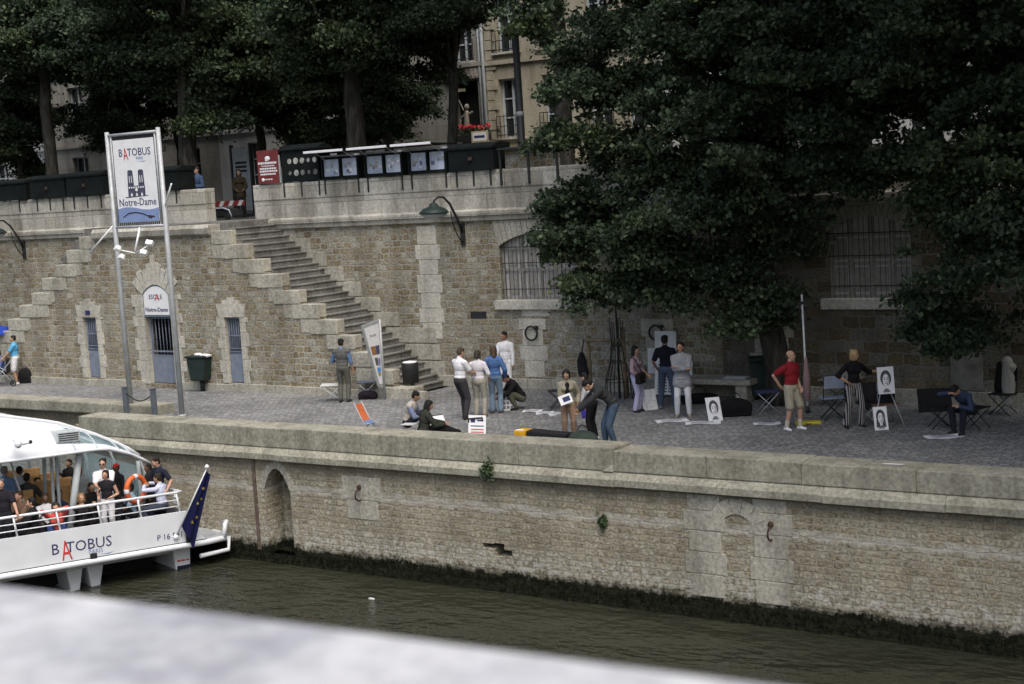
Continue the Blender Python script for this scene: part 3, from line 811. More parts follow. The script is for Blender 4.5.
# ---------------------------------------------------------------- booksellers' boxes on the parapet
PT = 6.06
m_box = plain('bookstall_green', (.007, .010, .010), .7, .3, 3, spec=.15)
def straps(o, xs, z0=-.42):
    for x in xs:
        mb = MB(); mb.box(x-.025, -.065, z0, x+.025, -.046, .02); mb.build('iron_strap', m_iron, o)
def closed_box(x0, x1, h, label, grp=None):
    o = empty('bookstall_box', ((x0+x1)/2, YW, PT), 0, label, 'bookstall', grp)
    w = (x1-x0)/2
    b = MB(); b.box(-w, -.14, .005, w, .62, h-.12, bev=.012); b.build('box', m_box, o)
    b = MB(); b.prism([(-.18, h-.115), (.66, h-.115), (.66, h+.03), (.1, h+.06), (-.18, h-.04)], -w-.03, w+.03, axis='x'); b.build('lid', m_box, o, bevel=.01)
    straps(o, (-w*.75, 0, w*.75))
    b = MB(); b.box(-.05, -.2, h*.4, .05, -.142, h*.4+.1, bev=.01); b.build('padlock', m_rust, o)
xs = [at(x, 190, Y=YW).x for x in (-40, 30, 33, 106)]
closed_box(xs[0], xs[1]-.1, .68, 'closed dark green bookstall box at the far left of the parapet')
closed_box(xs[2], (xs[2]+xs[3])/2-.05, .74, 'closed dark green bookstall box directly left of the banner')
closed_box((xs[2]+xs[3])/2+.05, xs[3], .76, 'closed dark green bookstall box behind the banner pole')
x0, x1 = at(146, 190, Y=YW).x, at(186, 190, Y=YW).x
closed_box(x0, x1-.2, .72, 'closed dark green bookstall box beside the man in a denim jacket')
# red notice board
xa, xb = at(261, 184, Y=YW).x, at(282, 183, Y=YW).x
o = empty('notice_board', ((xa+xb)/2, YW, PT), 0, 'red notice board with white lettering on the parapet end', 'sign')
w = (xb-xa)/2
b = MB(); b.box(-w, -.1, .0, w, -.05, 1.02, bev=.006); b.build('board', plain('red_board_paint', (.15, .03, .03), .6, .2, 5), o)
b = MB(); b.box(-w+.05, -.047, 0, -w+.1, .3, .05); b.build('foot', m_steel, o)
b = MB(); b.box(w-.1, -.047, 0, w-.05, .3, .05); b.build('foot', m_steel, o)
b = MB(); b.box(w+.003, -.09, 0, w+.04, -.05, .85); b.build('side_post', m_steel, o)
b = MB(); r2 = random.Random(4)
for (z, h, k) in ((.60, .065, .9), (.53, .03, .6), (.44, .05, .78), (.36, .05, .8), (.27, .05, .74), (.12, .035, .4)):
    x = -w*k
    while x < w*k-.03:
        L = r2.uniform(.03, .07); poly(b, [(x, z), (x+L, z), (x+L, z+h), (x, z+h)], -.104); x += L+.018
b.ell((.0, -.1, .77), (.11, .012, .07)); poly(b, [(-.09, .69), (.0, .69), (0, .76), (-.09, .76)], -.106); b.ell((-w*.55, -.1, .13), (.06, .01, .055))
b.build('lettering', m_paper, o)
# upright rack with round plates
xa, xb = at(284, 182, Y=YW).x, at(321, 180, Y=YW).x
o = empty('plate_rack', ((xa+xb)/2, YW, PT), 0, 'upright black bookstall cabinet showing two rows of round white plates', 'bookstall')
w = (xb-xa)/2
b = MB(); b.box(-w, -.06, .02, w, .5, .95, bev=.01); b.build('cabinet', m_box, o)
b = MB(); b.prism([(-.12, .955), (.55, .955), (.55, 1.02), (.2, 1.13), (-.12, 1.0)], -w-.02, w+.05, axis='x'); b.build('lid', m_box, o)
m_plate = plain('glazed_plate', (.40, .40, .38), .35, .35, 6)
for r_ in range(2):
    for i in range(5):
        b = MB(); x = -w*.55+i*w*.34; z = .27+r_*.36
        kk = r2.uniform(.55, 1.05); b.lathe([(.085*kk, 0), (.10*kk, -.012), (.06*kk, -.004), (.02, -.004)], n=16, M=Matrix.Translation((x, -.075, z)) @ Matrix.Rotation(R(90), 4, 'X'))
        b.build('plate', r2.choice([m_plate, plain('dim_plate', (.16, .165, .16), .35, .4, 9), plain('glass_plate', (.26, .27, .26), .25, .4, 9)]), o)
straps(o, (-w*.95, 0, w*.95))
# three open boxes with glazed fronts
m_card = plain('pale_blue_prints', (.50, .56, .70), .5, .18, 4)
for i, (pa, pb, lb) in enumerate(((324, 361, 'open bookstall with pale blue prints next to the plate rack'), (367, 405, 'open bookstall with pale blue prints in the middle of the three'), (411, 449, 'open bookstall with pale blue prints beside the long closed box'))):
    xa, xb = at(pa, 178, Y=YW).x, at(pb, 175, Y=YW).x
    o = empty('bookstall_box', ((xa+xb)/2, YW, PT), 0, lb, 'bookstall', 'open bookstalls on the parapet')
    w = (xb-xa)/2
    b = MB(); b.box(-w, -.1, .005, w, .6, .08); b.box(-w, .1, .083, w, .58, .62); b.box(-w-.003, -.11, .08, -w+.06, .1, .62); b.box(w-.06, -.11, .08, w+.003, .1, .62); b.box(-w, -.11, .621, w, .6, .66); b.box(-.03, -.1, .083, .03, .1, .62)
    b.build('box', m_box, o)
    for s in (-1, 1):
        xm = s*w*.5
        b = MB(); b.box(xm-w*.42, -.03, .10, xm+w*.42, .05, .60, M=Matrix.Translation((0, 0, 0))); b.build('print_panel', m_card, o)
    r3 = random.Random(i+40)
    for s in (-1, 1):
        for q in range(5):
            xm = s*w*.5+r3.uniform(-.3, .3)*w; zz = r3.uniform(.16, .42); hw_ = r3.uniform(.03, .08); hh_ = r3.uniform(.05, .12)
            b = MB(); b.box(xm-hw_, -.037-.001*q, zz, xm+hw_, -.0305-.001*q, zz+hh_); b.build('print', r3.choice([m_paper, plain('buff_print', (.42, .36, .25), .7), plain('slate_blue_print', (.14, .19, .30), .7), plain('grey_print', (.30, .32, .34), .7)]), o)
    b = MB(); b.box(-w, -.09, .662, w, .02, .72, bev=.01); b.build('front_rail', plain('pale_blue_trim', (.36, .41, .48), .5), o)
    b = MB(); tl = .10; b.prism([(-.62, .80), (-.62, .85), (.58, .72+tl), (.58, .69+tl)], -w-.15, w-.1, axis='x'); b.build('lid', m_box, o)
    b = MB(); b.box(-w-.15, -.68, .78+.02, w-.1, -.621, .87, bev=.01); b.build('lid_edge', m_paper, o)
    for s in (-1, 1):
        b = MB(); b.cyl((s*(w-.15), -.1, .6), (s*(w-.2), -.55, .82), .012, n=6); b.build('stay', m_steel, o)
    straps(o, (-w*.9, w*.9))
xa, xb = at(452, 172, Y=YW).x, at(497, 169, Y=YW).x
closed_box(xa, xb, .70, 'long closed black bookstall box below the flower window')
xa, xb = at(501, 168, Y=YW).x, at(560, 164, Y=YW).x
o = empty('folding_rack', ((xa+xb)/2, YW, PT), 0, 'thin iron bookstall stand with grey back board under the tree leaves', 'bookstall')
w = (xb-xa)/2
b = MB(); b.box(-w, -.16, .5, w, .5, .56, bev=.01); b.build('top', m_iron, o)
b = MB(); b.box(-w+.08, .1, .0, w-.08, .14, .5); b.build('back_board', m_rubble, o)
for x in (-w+.04, 0, w-.04):
    b = MB(); b.box(x-.03, -.1, -.45, x+.03, -.06, .5); b.build('leg', m_iron, o)
# pale crates stacked behind the plate rack
p = at(322, 150, Y=35.2)
o = empty('plastic_crate', (p.x, 35.2, PT+.65), 0, 'pale plastic crate with yellow corners stacked behind the plate rack', 'crate')
b = MB(); b.box(-.42, -.2, -.05, .42, .2, .22, bev=.01); b.build('bin', plain('pale_crate', (.36, .38, .42), .6), o)
b = MB()
for z in (.3, .42): b.box(-.3, -.18, z, .3, -.15, z+.03)
for x in (-.3, .0, .28): b.box(x-.015, -.18, .222, x+.015, -.15, .42)
b.build('rails', m_steel, o)
b = MB(); b.box(-.36, -.21, .25, -.3, -.15, .45); b.box(.15, -.21, .32, .22, -.15, .4); b.build('yellow_tags', plain('yellow_plastic', (.5, .42, .03), .5), o)

# ---------------------------------------------------------------- street level: post, car, barrier, notice
p = at(522, 148, Y=36.5)
o = empty('lamp_post', (p.x, 36.5, ZS), 0, 'straight black lamp post on the street beside the cream house', 'lamp post')
b = MB(); b.tube([(0, 0, 0), (0, 0, .8), (0, 0, .9), (0, 0, 6.2)], [.16, .16, .12, .09], 12); b.build('post', m_iron, o)
b = MB(); b.lathe([(.10, 2.55), (.125, 2.57), (.125, 2.68), (.10, 2.7)], n=12); b.build('band', m_steel, o)
b = MB(); b.lathe([(.05, 6.2), (.2, 6.3), (.28, 6.8), (.1, 7.0), (.02, 7.1)], n=12); b.build('lantern', m_iron, o)
p = at(224, 215, Y=35.6)
o = empty('covered_trolley', (p.x, 35.7, ZS), 0, 'low dark trolley with a pale blue arched rim at the head of the stairs', 'trolley')
b = MB(); b.prism([(-.52, .1), (.52, .1), (.42, .30), (.2, .36), (-.2, .36), (-.42, .30)], -.3, .3); b.build('body', m_black, o, bevel=.02)
b = MB(); b.tube([(-.56, -.31, .08), (-.45, -.31, .31), (-.2, -.31, .385), (.2, -.31, .385), (.45, -.31, .31), (.56, -.31, .08)], .025, 6); b.build('rim', plain('pale_blue_trim', (.36, .41, .48)), o)
for x in (-.35, .35):
    b = MB(); b.cyl((x, -.33, .1), (x, -.27, .1), .1, n=14); b.build('wheel', m_iron, o)
p = at(222, 206, Y=37.2)
o = empty('works_barrier', (p.x, 37.2, ZS), 0, 'red and white striped works barrier at the top of the stairs', 'barrier')
b = MB(); b.box(-1.1, -.03, .42, 1.1, .0, .60); b.build('rail', plain('red_barrier', (.16, .025, .022), .7), o)
b = MB()
for i in range(5): b.prism([(-1.0+i*.44, .422), (-.82+i*.44, .422), (-.7+i*.44, .598), (-.88+i*.44, .598)], -.035, -.03)
b.build('white_stripes', m_shutter, o)
for x in (-.9, .9):
    b = MB(); b.box(x-.03, .003, 0, x+.03, .05, .62); b.box(x-.03, -.25, 0, x+.03, .3, .04); b.build('leg', m_iron, o)
p = at(244, 190, Y=40)
o = empty('poster_panel', (p.x, 40, ZS), 0, 'pale upright street panel with dark lines in the gap above the stairs', 'sign')
b = MB(); b.box(-.42, -.05, .3, .42, .05, 2.5, bev=.02); b.build('panel', plain('pale_panel', (.40, .42, .42), .6), o)
b = MB(); b.box(-.52, -.07, 0, -.44, .07, 2.6); b.box(.44, -.07, 0, .52, .07, 2.6); b.build('frame', m_iron, o)
b = MB()
for z in (1.9, 1.75, 1.6): b.box(-.28, -.056, z, .28, -.051, z+.08)
b.build('dark_lines', m_ink, o)

# ---------------------------------------------------------------- houses across the street
YH = 48.0
def house(x0, x1, mat, label, floors, cat='building', rooff=True, top=17.5):
    o = empty('house', ((x0+x1)/2, YH, ZS), 0, label, cat)
    w = (x1-x0)/2
    ops = floors
    b = MB(); rows = sorted({(f[1], f[3]) for f in ops}); z = 0
    for (za, zt) in rows:
        if za > z: b.box(-w, 0, z, w, .5, za)
        x = -w
        for (xc, z0, hw, z1) in sorted([f for f in ops if f[1] == za and f[3] == zt]):
            b.box(x, 0, za, xc-hw, .5, zt); x = xc+hw
        b.box(x, 0, za, w, .5, zt); z = zt
    b.box(-w, 0, z, w, .5, top-ZS); b.box(-w, .6, 0, w, 8, top-ZS)
    b.build('wall', mat, o)
    return o, w
def house_window(o, xc, z0, hw, z1, rail=True, dark=False):
    b = MB(); b.box(xc-hw, .3, z0, xc+hw, .34, z1); wn = b.build('window', m_glass if not dark else m_dark, o)
    b = MB()
    for x in (xc-hw+.04, xc, xc+hw-.04): b.box(x-.04, .24, z0, x+.04, .298, z1)
    n = max(2, int((z1-z0)/.6))
    for i in range(n+1): b.box(xc-hw+.083, .25, z0+(z1-z0-.05)*i/n, xc+hw-.083, .296, z0+(z1-z0-.05)*i/n+.05)
    b.build('window_frame', plain('pale_joinery', (.42, .46, .48), .5), wn)
    if rail:
        b = MB(); b.box(xc-hw-.15, -.14, z0-.08, xc+hw+.15, .2, z0-.002); b.build('sill', m_ashlar, wn)
        b = MB()
        for z in (.08, .42, .8): b.box(xc-hw-.12, -.12, z0+z, xc+hw+.12, -.095, z0+z+.03)
        n = int(hw*2/.14)
        for i in range(n+1): b.box(xc-hw-.12+(2*hw+.22)*i/n, -.118, z0, xc-hw-.12+(2*hw+.22)*i/n+.02, -.098, z0+.8)
        b.build('railing', m_iron, wn)
m_cream = masonry('cream_limestone', 1.6, .62, [(0, (.33, .305, .235)), (.5, (.36, .335, .26)), (1, (.39, .365, .29))], (.36, .33, .25), .006, .005, 2, .35, .3, .01, .5, alt=False)
m_cream_g = masonry('grey_limestone', 1.6, .5, [(0, (.26, .25, .225)), (1, (.31, .30, .27))], (.2, .19, .17), .008, .005, 2, .4, .4, .015, .6, alt=False)
m_pale = masonry('pale_render', 9, 9, [(0, (.40, .41, .41)), (1, (.43, .44, .44))], (.3, .3, .3), .002, 0, 2, .25, .2, .01, .4)
xg0, xg1, xc1 = at(444, 100, Y=YH).x, at(486, 100, Y=YH).x, at(655, 100, Y=YH).x
zr = lambda px, py: at(px, py, Y=YH).z-ZS
# cream house with tall windows
c0 = (xg1+xc1)/2
zA, zB = zr(512, 137), zr(512, 78)
cols = [at(x, 100, Y=YH).x-c0 for x in (510, 554, 600, 640)]
z2a, z2b = zr(505, 52), zr(505, 10)
fl = [(x, zA, .5, zB) for x in cols]+[(x, z2a, .5, z2a+2.1) for x in cols]+[(x, z2a+3.6, .5, z2a+5.6) for x in cols]
o, w = house(xg1, xc1, m_cream, 'cream limestone house with tall pale windows behind the street trees', fl, top=24)
for f in fl: house_window(o, f[0], f[1], f[2], f[3])
b = MB()
for z in (zr(505, 64), zA-.95): b.box(-w, -.12, z, w, -.001, z+.16)
b.build('string_course', m_cream, o)
b = MB()
z = 0; k = 0
while z < 12:
    b.box(-w+.12, -.05-.02*(k % 2), z+.01, -w+.42+.16*(k % 2), -.001, z+.36, bev=.01); z += .38; k += 1
b.build('quoins', m_cream, o)
b = MB(); b.cyl((-w+.02, -.1, 0), (-w+.02, -.1, 14), .07, n=8); b.cyl((-w-.14, -.1, 0), (-w-.14, -.1, 14), .05, n=8); b.build('drainpipe', plain('pale_joinery', (.42, .46, .48)), o)
# grey house with the dark shop window
c0 = (xg0+xg1)/2-1.5
xs0 = xg0-3.0
zsb, zst = zr(470, 145), zr(470, 80)
sxc = at(466, 100, Y=YH).x-c0
fl = [(sxc, zsb, .62, zst), (sxc, zr(462, 62), .45, zr(462, 62)+2.0)]
o, w = house(xs0, xg1-.02, m_cream_g, 'narrow grey stone house with a dark shop opening and red flowers', fl, top=24)
b = MB(); b.box(sxc-.62, .45, zsb, sxc+.62, .49, zst); b.build('shop_opening', m_dark, o)
house_window(o, *fl[1])
b = MB(); b.box(-w, -.16, zst+.5, w, -.001, zst+.66); b.box(-w, -.1, zst+.05, w, -.001, zst+.5)
for i in range(26): b.box(-w+.1+i*w/13.2, -.14, zst+.12, -w+.17+i*w/13.2, -.102, zst+.42)
b.build('shop_cornice', m_cream_g, o)
b = MB(); b.lathe([(.05, -.75), (.1, -.7), (.1, 0), (.2, .2)], (0, 0, 0), 10, M=Matrix.Translation((sxc-.1, -.06, zst-.02)) @ Matrix.Rotation(R(90), 4, 'Y')); b.build('awning', m_green, o)
b = MB(); b.box(sxc-.55, -.1, zst-.42, sxc+.05, -.06, zst-.3); b.build('shop_board', plain('shop_board_gold', (.30, .28, .2), .6), o)
SHX, SHC = sxc, c0
# figure ornament and flower box in the shop opening
o = empty('ornament', (c0+sxc+.1, YH-.2, ZS+zsb+.75), 0, 'pale carved ornament standing in the dark shop opening', 'ornament')
b = MB(); b.cap((0, 0, 0), (.05, 0, .5), .12, .09); b.ell((.06, 0, .72), (.1, .1, .12)); b.cap((.02, 0, .45), (-.25, 0, .3), .06, .04); b.cap((-.25, 0, .3), (-.3, 0, .0), .04, .03); b.cap((.05, 0, .4), (.3, 0, .5), .05, .04); b.cap((-.1, 0, .6), (-.3, 0, 1.0), .03, .02)
b.build('figure', plain('pale_plaster', (.20, .18, .15), .7), o)
b = MB(); b.box(-.25, -.1, -.4, .25, .1, -.1, bev=.02); b.build('plinth', m_dark, o)
p = at(473, 128, Y=YH-.6)
o = empty('flower_box', (p.x, YH-.6, p.z-.25), 0, 'window box of red flowers under the dark shop opening', 'flower box')
b = MB(); b.box(-.75, -.15, -.25, .75, .15, 0, bev=.02); b.build('trough', m_iron, o)
r2 = random.Random(9)
mg = plain('leaf_green_dark', (.03, .05, .02), .8); mr = plain('red_petal', (.33, .02, .025), .7, .3)
for nm, mm, n, dz in (('leaves', mg, 160, .1), ('flowers', mr, 90, .26)):
    b = MB()
    for i in range(n):
        c = Vector((r2.uniform(-.78, .78), r2.gauss(0, .1), dz+r2.uniform(-.08, .12)))
        u = Vector((r2.gauss(0, 1), r2.gauss(0, 1), r2.gauss(0, 1))).normalized(); q = u.orthogonal().normalized()
        s = .07
        b._f(b.verts([c-u*s, c+q*s*.7, c+u*s, c-q*s*.7]))
    b.build(nm, mm, o)
p = at(480, 137, Y=YH-2)
o = empty('menu_board', (p.x, YH-2, ZS), 0, 'small framed card on a stand before the grey house', 'sign')
zc = p.z-ZS
b = MB(); b.box(-.38, -.03, zc-.2, .38, .0, zc+.22, bev=.01); b.build('frame', plain('cream_frame', (.45, .38, .25), .6), o)
b = MB(); b.box(-.31, -.036, zc-.14, .31, -.031, zc+.17); b.build('card', m_paper, o)
b = MB(); b.box(-.24, -.040, zc-.03, .24, -.0365, zc+.06); b.build('lettering', m_blueink, o)
b = MB(); b.cyl((0, .02, 0), (0, .02, zc-.2), .03); b.build('stand', m_iron, o)
# pale houses further left, seen only in glimpses
x = xs0-.02; k = 0
labs = ['pale rendered house directly left of the grey house, glimpsed between trunks', 'grey fronted house in the middle of the row behind the trees', 'pale house behind the thick tree left of the banner', 'dim house at the far left end of the row behind the trees']
for wdt, mm in ((9.5, m_pale), (11, m_cream_g), (11, m_pale), (14, m_cream_g)):
    n = int(wdt/2.6); fl = []
    for r_ in range(4):
        for i in range(n): fl.append(((i-(n-1)/2)*2.5, .9+r_*3.3, .55, 3.0+r_*3.3))
    o, w = house(x-wdt, x-.02, mm, labs[k], fl, top=22)
    for f in fl: house_window(o, *f, rail=False)
    b = MB()
    for r_ in range(4): b.box(-w, -.1, 3.45+r_*3.3, w, -.001, 3.6+r_*3.3)
    b.build('string_course', mm, o)
    x -= wdt; k += 1
x = xc1+.02
for k, (wdt, mm) in enumerate(((12, m_pale), (14, m_cream_g), (16, m_pale))):
    n = int(wdt/2.6); fl = []
    for r_ in range(4):
        for i in range(n): fl.append(((i-(n-1)/2)*2.5, .9+r_*3.3, .55, 3.0+r_*3.3))
    o, w = house(x+.02, x+wdt, mm, ['pale house right of the cream house, hidden by the big tree', 'grey house behind the big tree near the copyright-free dark crown', 'pale house at the right end of the row behind the trees'][k].replace(' near the copyright-free dark crown', ''), fl, top=22)
    for f in fl: house_window(o, *f, rail=False)
    x += wdt
# ================================================================ trees
t = NT('tree_leaves'); g = t.n('NewGeometry').outputs['Random Per Island']
lc = t.ramp(g, [(0, (.020, .033, .019)), (.5, (.039, .062, .034)), (.85, (.066, .098, .052)), (1, (.11, .142, .082))])
bo = t.n('Attribute', attribute_name='bough').outputs['Fac']
lc = t.mix(1., lc, t.ramp(bo, [(0, (.72, .78, .75)), (.5, (1., 1., 1.)), (1, (1.5, 1.4, 1.15))]), 'MULTIPLY')
pb = t.n('BsdfPrincipled', {'Base Color': lc, 'Roughness': .6, 'Specular IOR Level': .3})
tr = t.n('BsdfTranslucent', {'Color': t.mix(.5, lc, (.06, .10, .02))})
ms = t.n('MixShader', {0: .22, 1: pb.outputs[0], 2: tr.outputs[0]})
t.t.links.new(ms.outputs[0], t.out.inputs['Surface']); m_leaf = t.m
t = NT('tree_bark'); v = t.obj(); mp = t.n('Mapping', {'Vector': v, 'Scale': (3, 3, .7)}).outputs[0]
n_ = t.noise(mp, 3, 5)['Fac']
m_bark = t.done(t.ramp(n_, [(.3, (.022, .020, .017)), (.5, (.048, .045, .038)), (.72, (.095, .09, .076))]), .9, bump=n_, bs=.6, bd=.03, spec=.15)

def leaves_mesh(blobs, n_clump, per, seed, size=.085, sig=.34, lobes=5.5):
    rng = np.random.default_rng(seed)
    bl = np.array(blobs, float)
    # blob -> lobes (boughs) -> clumps (sprays) -> leaves
    lob = []
    for q in bl:
        ar = (q[3]*q[4]+q[3]*q[5]+q[4]*q[5])/3
        for i in range(max(4, int(ar*lobes))):
            d = rng.normal(size=3); d /= np.linalg.norm(d)
            k = rng.uniform(.45, 1.02)
            lob.append((*(q[:3]+d*k*q[3:6]), rng.uniform(.34, .80), rng.random()))
    lob = np.array(lob)
    ar = lob[:, 3]**2; idx = rng.choice(len(lob), n_clump, p=ar/ar.sum())
    d = rng.normal(size=(n_clump, 3)); d[:, 2] = np.abs(d[:, 2])*.9-.35; d /= np.linalg.norm(d, axis=1)[:, None]
    r = lob[idx, 3]*(.55+.5*rng.random(n_clump))
    cc = lob[idx, :3]+d*r[:, None]*np.array([1.15, 1.15, .62])
    cc[:, 2] -= .30*(d[:, 0]**2+d[:, 1]**2)*lob[idx, 3]
    cs = sig*(.5+.7*rng.random(n_clump))
    ci = np.repeat(np.arange(n_clump), per)
    off = rng.normal(size=(len(ci), 3))*cs[ci][:, None]; off[:, 2] *= .5
    off[:, 2] -= .35*(off[:, 0]**2+off[:, 1]**2)   # sprays droop at the rim
    c = cc[ci]+off
    tint = lob[idx, 4][ci]
    N = len(c)
    # leaf frame: blade pointing out and down, face up-ish
    nrm = rng.normal(size=(N, 3))*.75+np.array([0, -.15, .6]); nrm /= np.linalg.norm(nrm, axis=1)[:, None]
    a = rng.normal(size=(N, 3)); a -= nrm*(a*nrm).sum(1)[:, None]; a /= np.linalg.norm(a, axis=1)[:, None]
    bv = np.cross(nrm, a)
    s = size*(.65+.7*rng.random(N))[:, None]
    p0 = c-a*s*1.1; p1 = c+bv*s*.85-nrm*s*.25-a*s*.1; p2 = c+a*s*1.2-nrm*s*.25; p3 = c-bv*s*.85-nrm*s*.25-a*s*.1
    V = np.stack([p0, p1, p2, p3], 1).reshape(-1, 3)
    k = np.arange(N)*4
    me = bpy.data.meshes.new('crown')
    me.vertices.add(N*4); me.vertices.foreach_set('co', V.ravel())
    L = np.stack([k, k+1, k+2, k, k+2, k+3], 1).ravel()
    me.loops.add(N*6); me.loops.foreach_set('vertex_index', L)
    me.polygons.add(N*2); me.polygons.foreach_set('loop_start', np.arange(N*2)*3); me.polygons.foreach_set('loop_total', np.full(N*2, 3))
    me.update(calc_edges=True); me.materials.append(m_leaf)
    at_ = me.attributes.new('bough', 'FLOAT', 'FACE'); at_.data.foreach_set('value', np.repeat(tint, 2).astype(np.float32))
    return me, cc

def limb_tree(mb, base, top, r0, r1, targets, rng, n=7, kmin=.45):
    """tapered trunk from base to top, then limbs from the trunk to target points"""
    base, top = Vector(base), Vector(top)
    pts = []
    for i in range(n+1):
        k = i/n; p = base.lerp(top, k)+Vector((rng.gauss(0, .04), rng.gauss(0, .04), 0))*(1 if 0 < i < n else 0)
        pts.append(p)
    rad = [r0*(1.35 if i == 0 else 1)+(r1-r0)*(i/n) for i in range(n+1)]
    mb.tube(pts, rad, 12)
    for tg in targets:
        tg = Vector(tg); k = rng.uniform(kmin, 1); s = base.lerp(top, k); d = tg-s
        L = d.length; m1 = s+d*.33+Vector((rng.gauss(0, .12), rng.gauss(0, .12), .16*L)); m2 = s+d*.68+Vector((rng.gauss(0, .12), rng.gauss(0, .12), .12*L))
        ra = (r0+(r1-r0)*k)*.5
        mb.tube([s, m1, m2, tg], [ra, ra*.7, ra*.45, ra*.18], 7)
        for q in range(2):
            e = m2+Vector((rng.gauss(0, .6), rng.gauss(0, .6), rng.gauss(.1, .4)))
            mb.tube([m2, m2.lerp(e, .5)+Vector((0, 0, .08)), e], [ra*.35, ra*.22, .01], 5)

def tree(loc, label, base, top, r0, r1, blobs, ncl, per, seed, name='plane_tree', group=None, **kw):
    rng = random.Random(seed)
    o = empty(name, loc, 0, label, 'tree', group)
    me, cc = leaves_mesh(blobs, ncl, per, seed, **kw)
    b = MB(); pick = [cc[i] for i in range(0, len(cc), max(1, len(cc)//26))]
    limb_tree(b, base, top, r0, r1, pick, rng)
    b.build('trunk', m_bark, o)
    c = bpy.data.objects.new('crown', me); COL.objects.link(c); c.parent = o; KIDS.setdefault(o.name, []).append(c)
    return o

# the big tree on the quay: blobs measured on planes in front of the wall
tb = at(782, 404, Z=0); tb = Vector((tb.x, 33.1, 0))
def blob(px, py, Y, rx, ry, rz):
    p = at(px, py, Y=Y); return (p.x-tb.x, p.y-tb.y, p.z, rx, ry, rz)
BL = [blob(605, 215, 31.0, 1.25, 1.4, 1.0), blob(572, 200, 31.2, .6, .8, .5), blob(640, 265, 31, 1.25, 1.5, 1.0), blob(690, 215, 31, 1.6, 1.8, 1.5), blob(700, 285, 31.4, 1.2, 1.4, .85),
      blob(750, 255, 31.6, 1.2, 1.6, 1.2), blob(770, 170, 31, 1.7, 2.0, 1.5), blob(640, 130, 31.2, 1.6, 1.8, 1.4), blob(720, 80, 31, 1.9, 2.2, 1.6), blob(830, 70, 30.5, 1.9, 2.2, 1.5),
      blob(600, 60, 31.5, 1.3, 1.6, 1.1), blob(860, 150, 31.5, 1.4, 1.8, .9), blob(790, -20, 31, 2.4, 2.6, 1.6), blob(670, -10, 31.5, 2.2, 2.4, 1.5), blob(610, 285, 31.2, .7, .9, .45),
      blob(745, 315, 31.8, .7, .9, .45), blob(930, 20, 30, 1.8, 2.2, 1.6), blob(556, 140, 31.2, .4, .6, .3), blob(566, 235, 31.0, .45, .6, .35), blob(585, 78, 31.5, .8, .9, .7), blob(900, 105, 31, 1.2, 1.4, 1.0), blob(890, 60, 31, 1.2, 1.4, .9), blob(545, 20, 31.8, .7, .9, .5)]
BL += [(dx, dy, dz, 2.6, 2.4, 1.7) for dx, dy, dz in ((2.5, -3.5, 12.2), (5, -5.5, 12.2), (4, -2, 14), (6, -8.5, 12.5), (3.5, -8, 12.8))]  # further crown blobs above the view, added to shade the quay
tree((tb.x, tb.y, 0), 'big dark leafy tree growing from the quay behind the man in a red shirt', (0, 0, -.05), (-.55, -.3, 6.5), .34, .2, BL, 4300, 78, 11, 'quay_tree', sig=.19, size=.052)
# its neighbour, rooted just outside the right edge
tb = Vector((-6.3, 32.6, 0))
BL = [blob(970, 268, 31, 1.15, 1.6, 1.3), blob(1010, 230, 30.5, 1.5, 1.8, 1.6), blob(945, 318, 31.4, .6, .9, .45), blob(985, 325, 31.2, 1.0, 1.2, .45), blob(940, 205, 31.2, .8, 1.2, 1.0), blob(985, 130, 30.5, 1.9, 2.0, 1.6),
      blob(1060, 160, 30, 2.0, 2.4, 2.0), blob(1080, 280, 30.5, 1.6, 2.0, 1.2), blob(1030, 20, 30, 2.2, 2.4, 1.8), blob(1130, 60, 30, 2.4, 2.6, 2.4), blob(1160, 200, 30, 2, 2.4, 2), blob(935, 110, 30.8, 1.1, 1.4, .8)]
BL += [(dx, dy, dz, 2.6, 2.4, 1.8) for dx, dy, dz in ((-2.5, -4, 12), (0, -6, 12), (2.5, -4.5, 11.5), (3.5, -7.5, 11), (1, -2.5, 14), (4.5, -2, 10), (4.5, -4, 7), (5.5, -6.5, 8.5), (2, -10, 12), (6, -9.5, 10.5), (-1, -8.5, 12.5), (8, -6, 10), (4.5, -3.5, 5.2), (5.5, -7, 6), (7.5, -5, 6), (9, -8, 8), (4.5, -10, 8.5))]  # unseen crown blobs added overhead and off to the right to darken the quay
tree((tb.x, tb.y, 0), 'dark tree overhanging the quay at the right edge above the seated man', (0, 0, -.05), (-.3, -.5, 7), .36, .2, BL, 4300, 78, 12, 'quay_tree', sig=.19, size=.052)

# street plane trees: three kinds of crown, then copies
def proto(seed, R_, zc, ncl):
    rng = random.Random(seed); bl = []
    for i in range(11):
        a = rng.uniform(0, 6.28); d = rng.uniform(.2, .8)*R_
        bl.append((math.cos(a)*d, math.sin(a)*d*.8, zc+rng.uniform(-3.0, 3.2), rng.uniform(1.1, 1.9), rng.uniform(1.1, 1.8), rng.uniform(.9, 1.5)))
    return bl
kinds = []
def street_tree(px, Y, label, kind, rz, sc=1., r0=.3, lean=(0, 0), hz=6.5, up=0.):
    p = at(px, 150, Y=Y)
    rng = random.Random(int(px*7+Y))
    o = empty('plane_tree', (p.x, Y, ZS), rz, label, 'tree', 'plane trees along the street')
    me, cc = kinds[kind]
    b = MB(); pick = [cc[i]*sc+np.array([0, 0, up]) for i in range(0, len(cc), len(cc)//18)]
    limb_tree(b, (0, 0, -.05), (lean[0], lean[1], hz*sc), r0, r0*.6, pick, rng, kmin=.72)
    b.build('trunk', m_bark, o)
    c = bpy.data.objects.new('crown', me); COL.objects.link(c); c.parent = o; c.scale = (sc, sc, sc); c.location.z = up
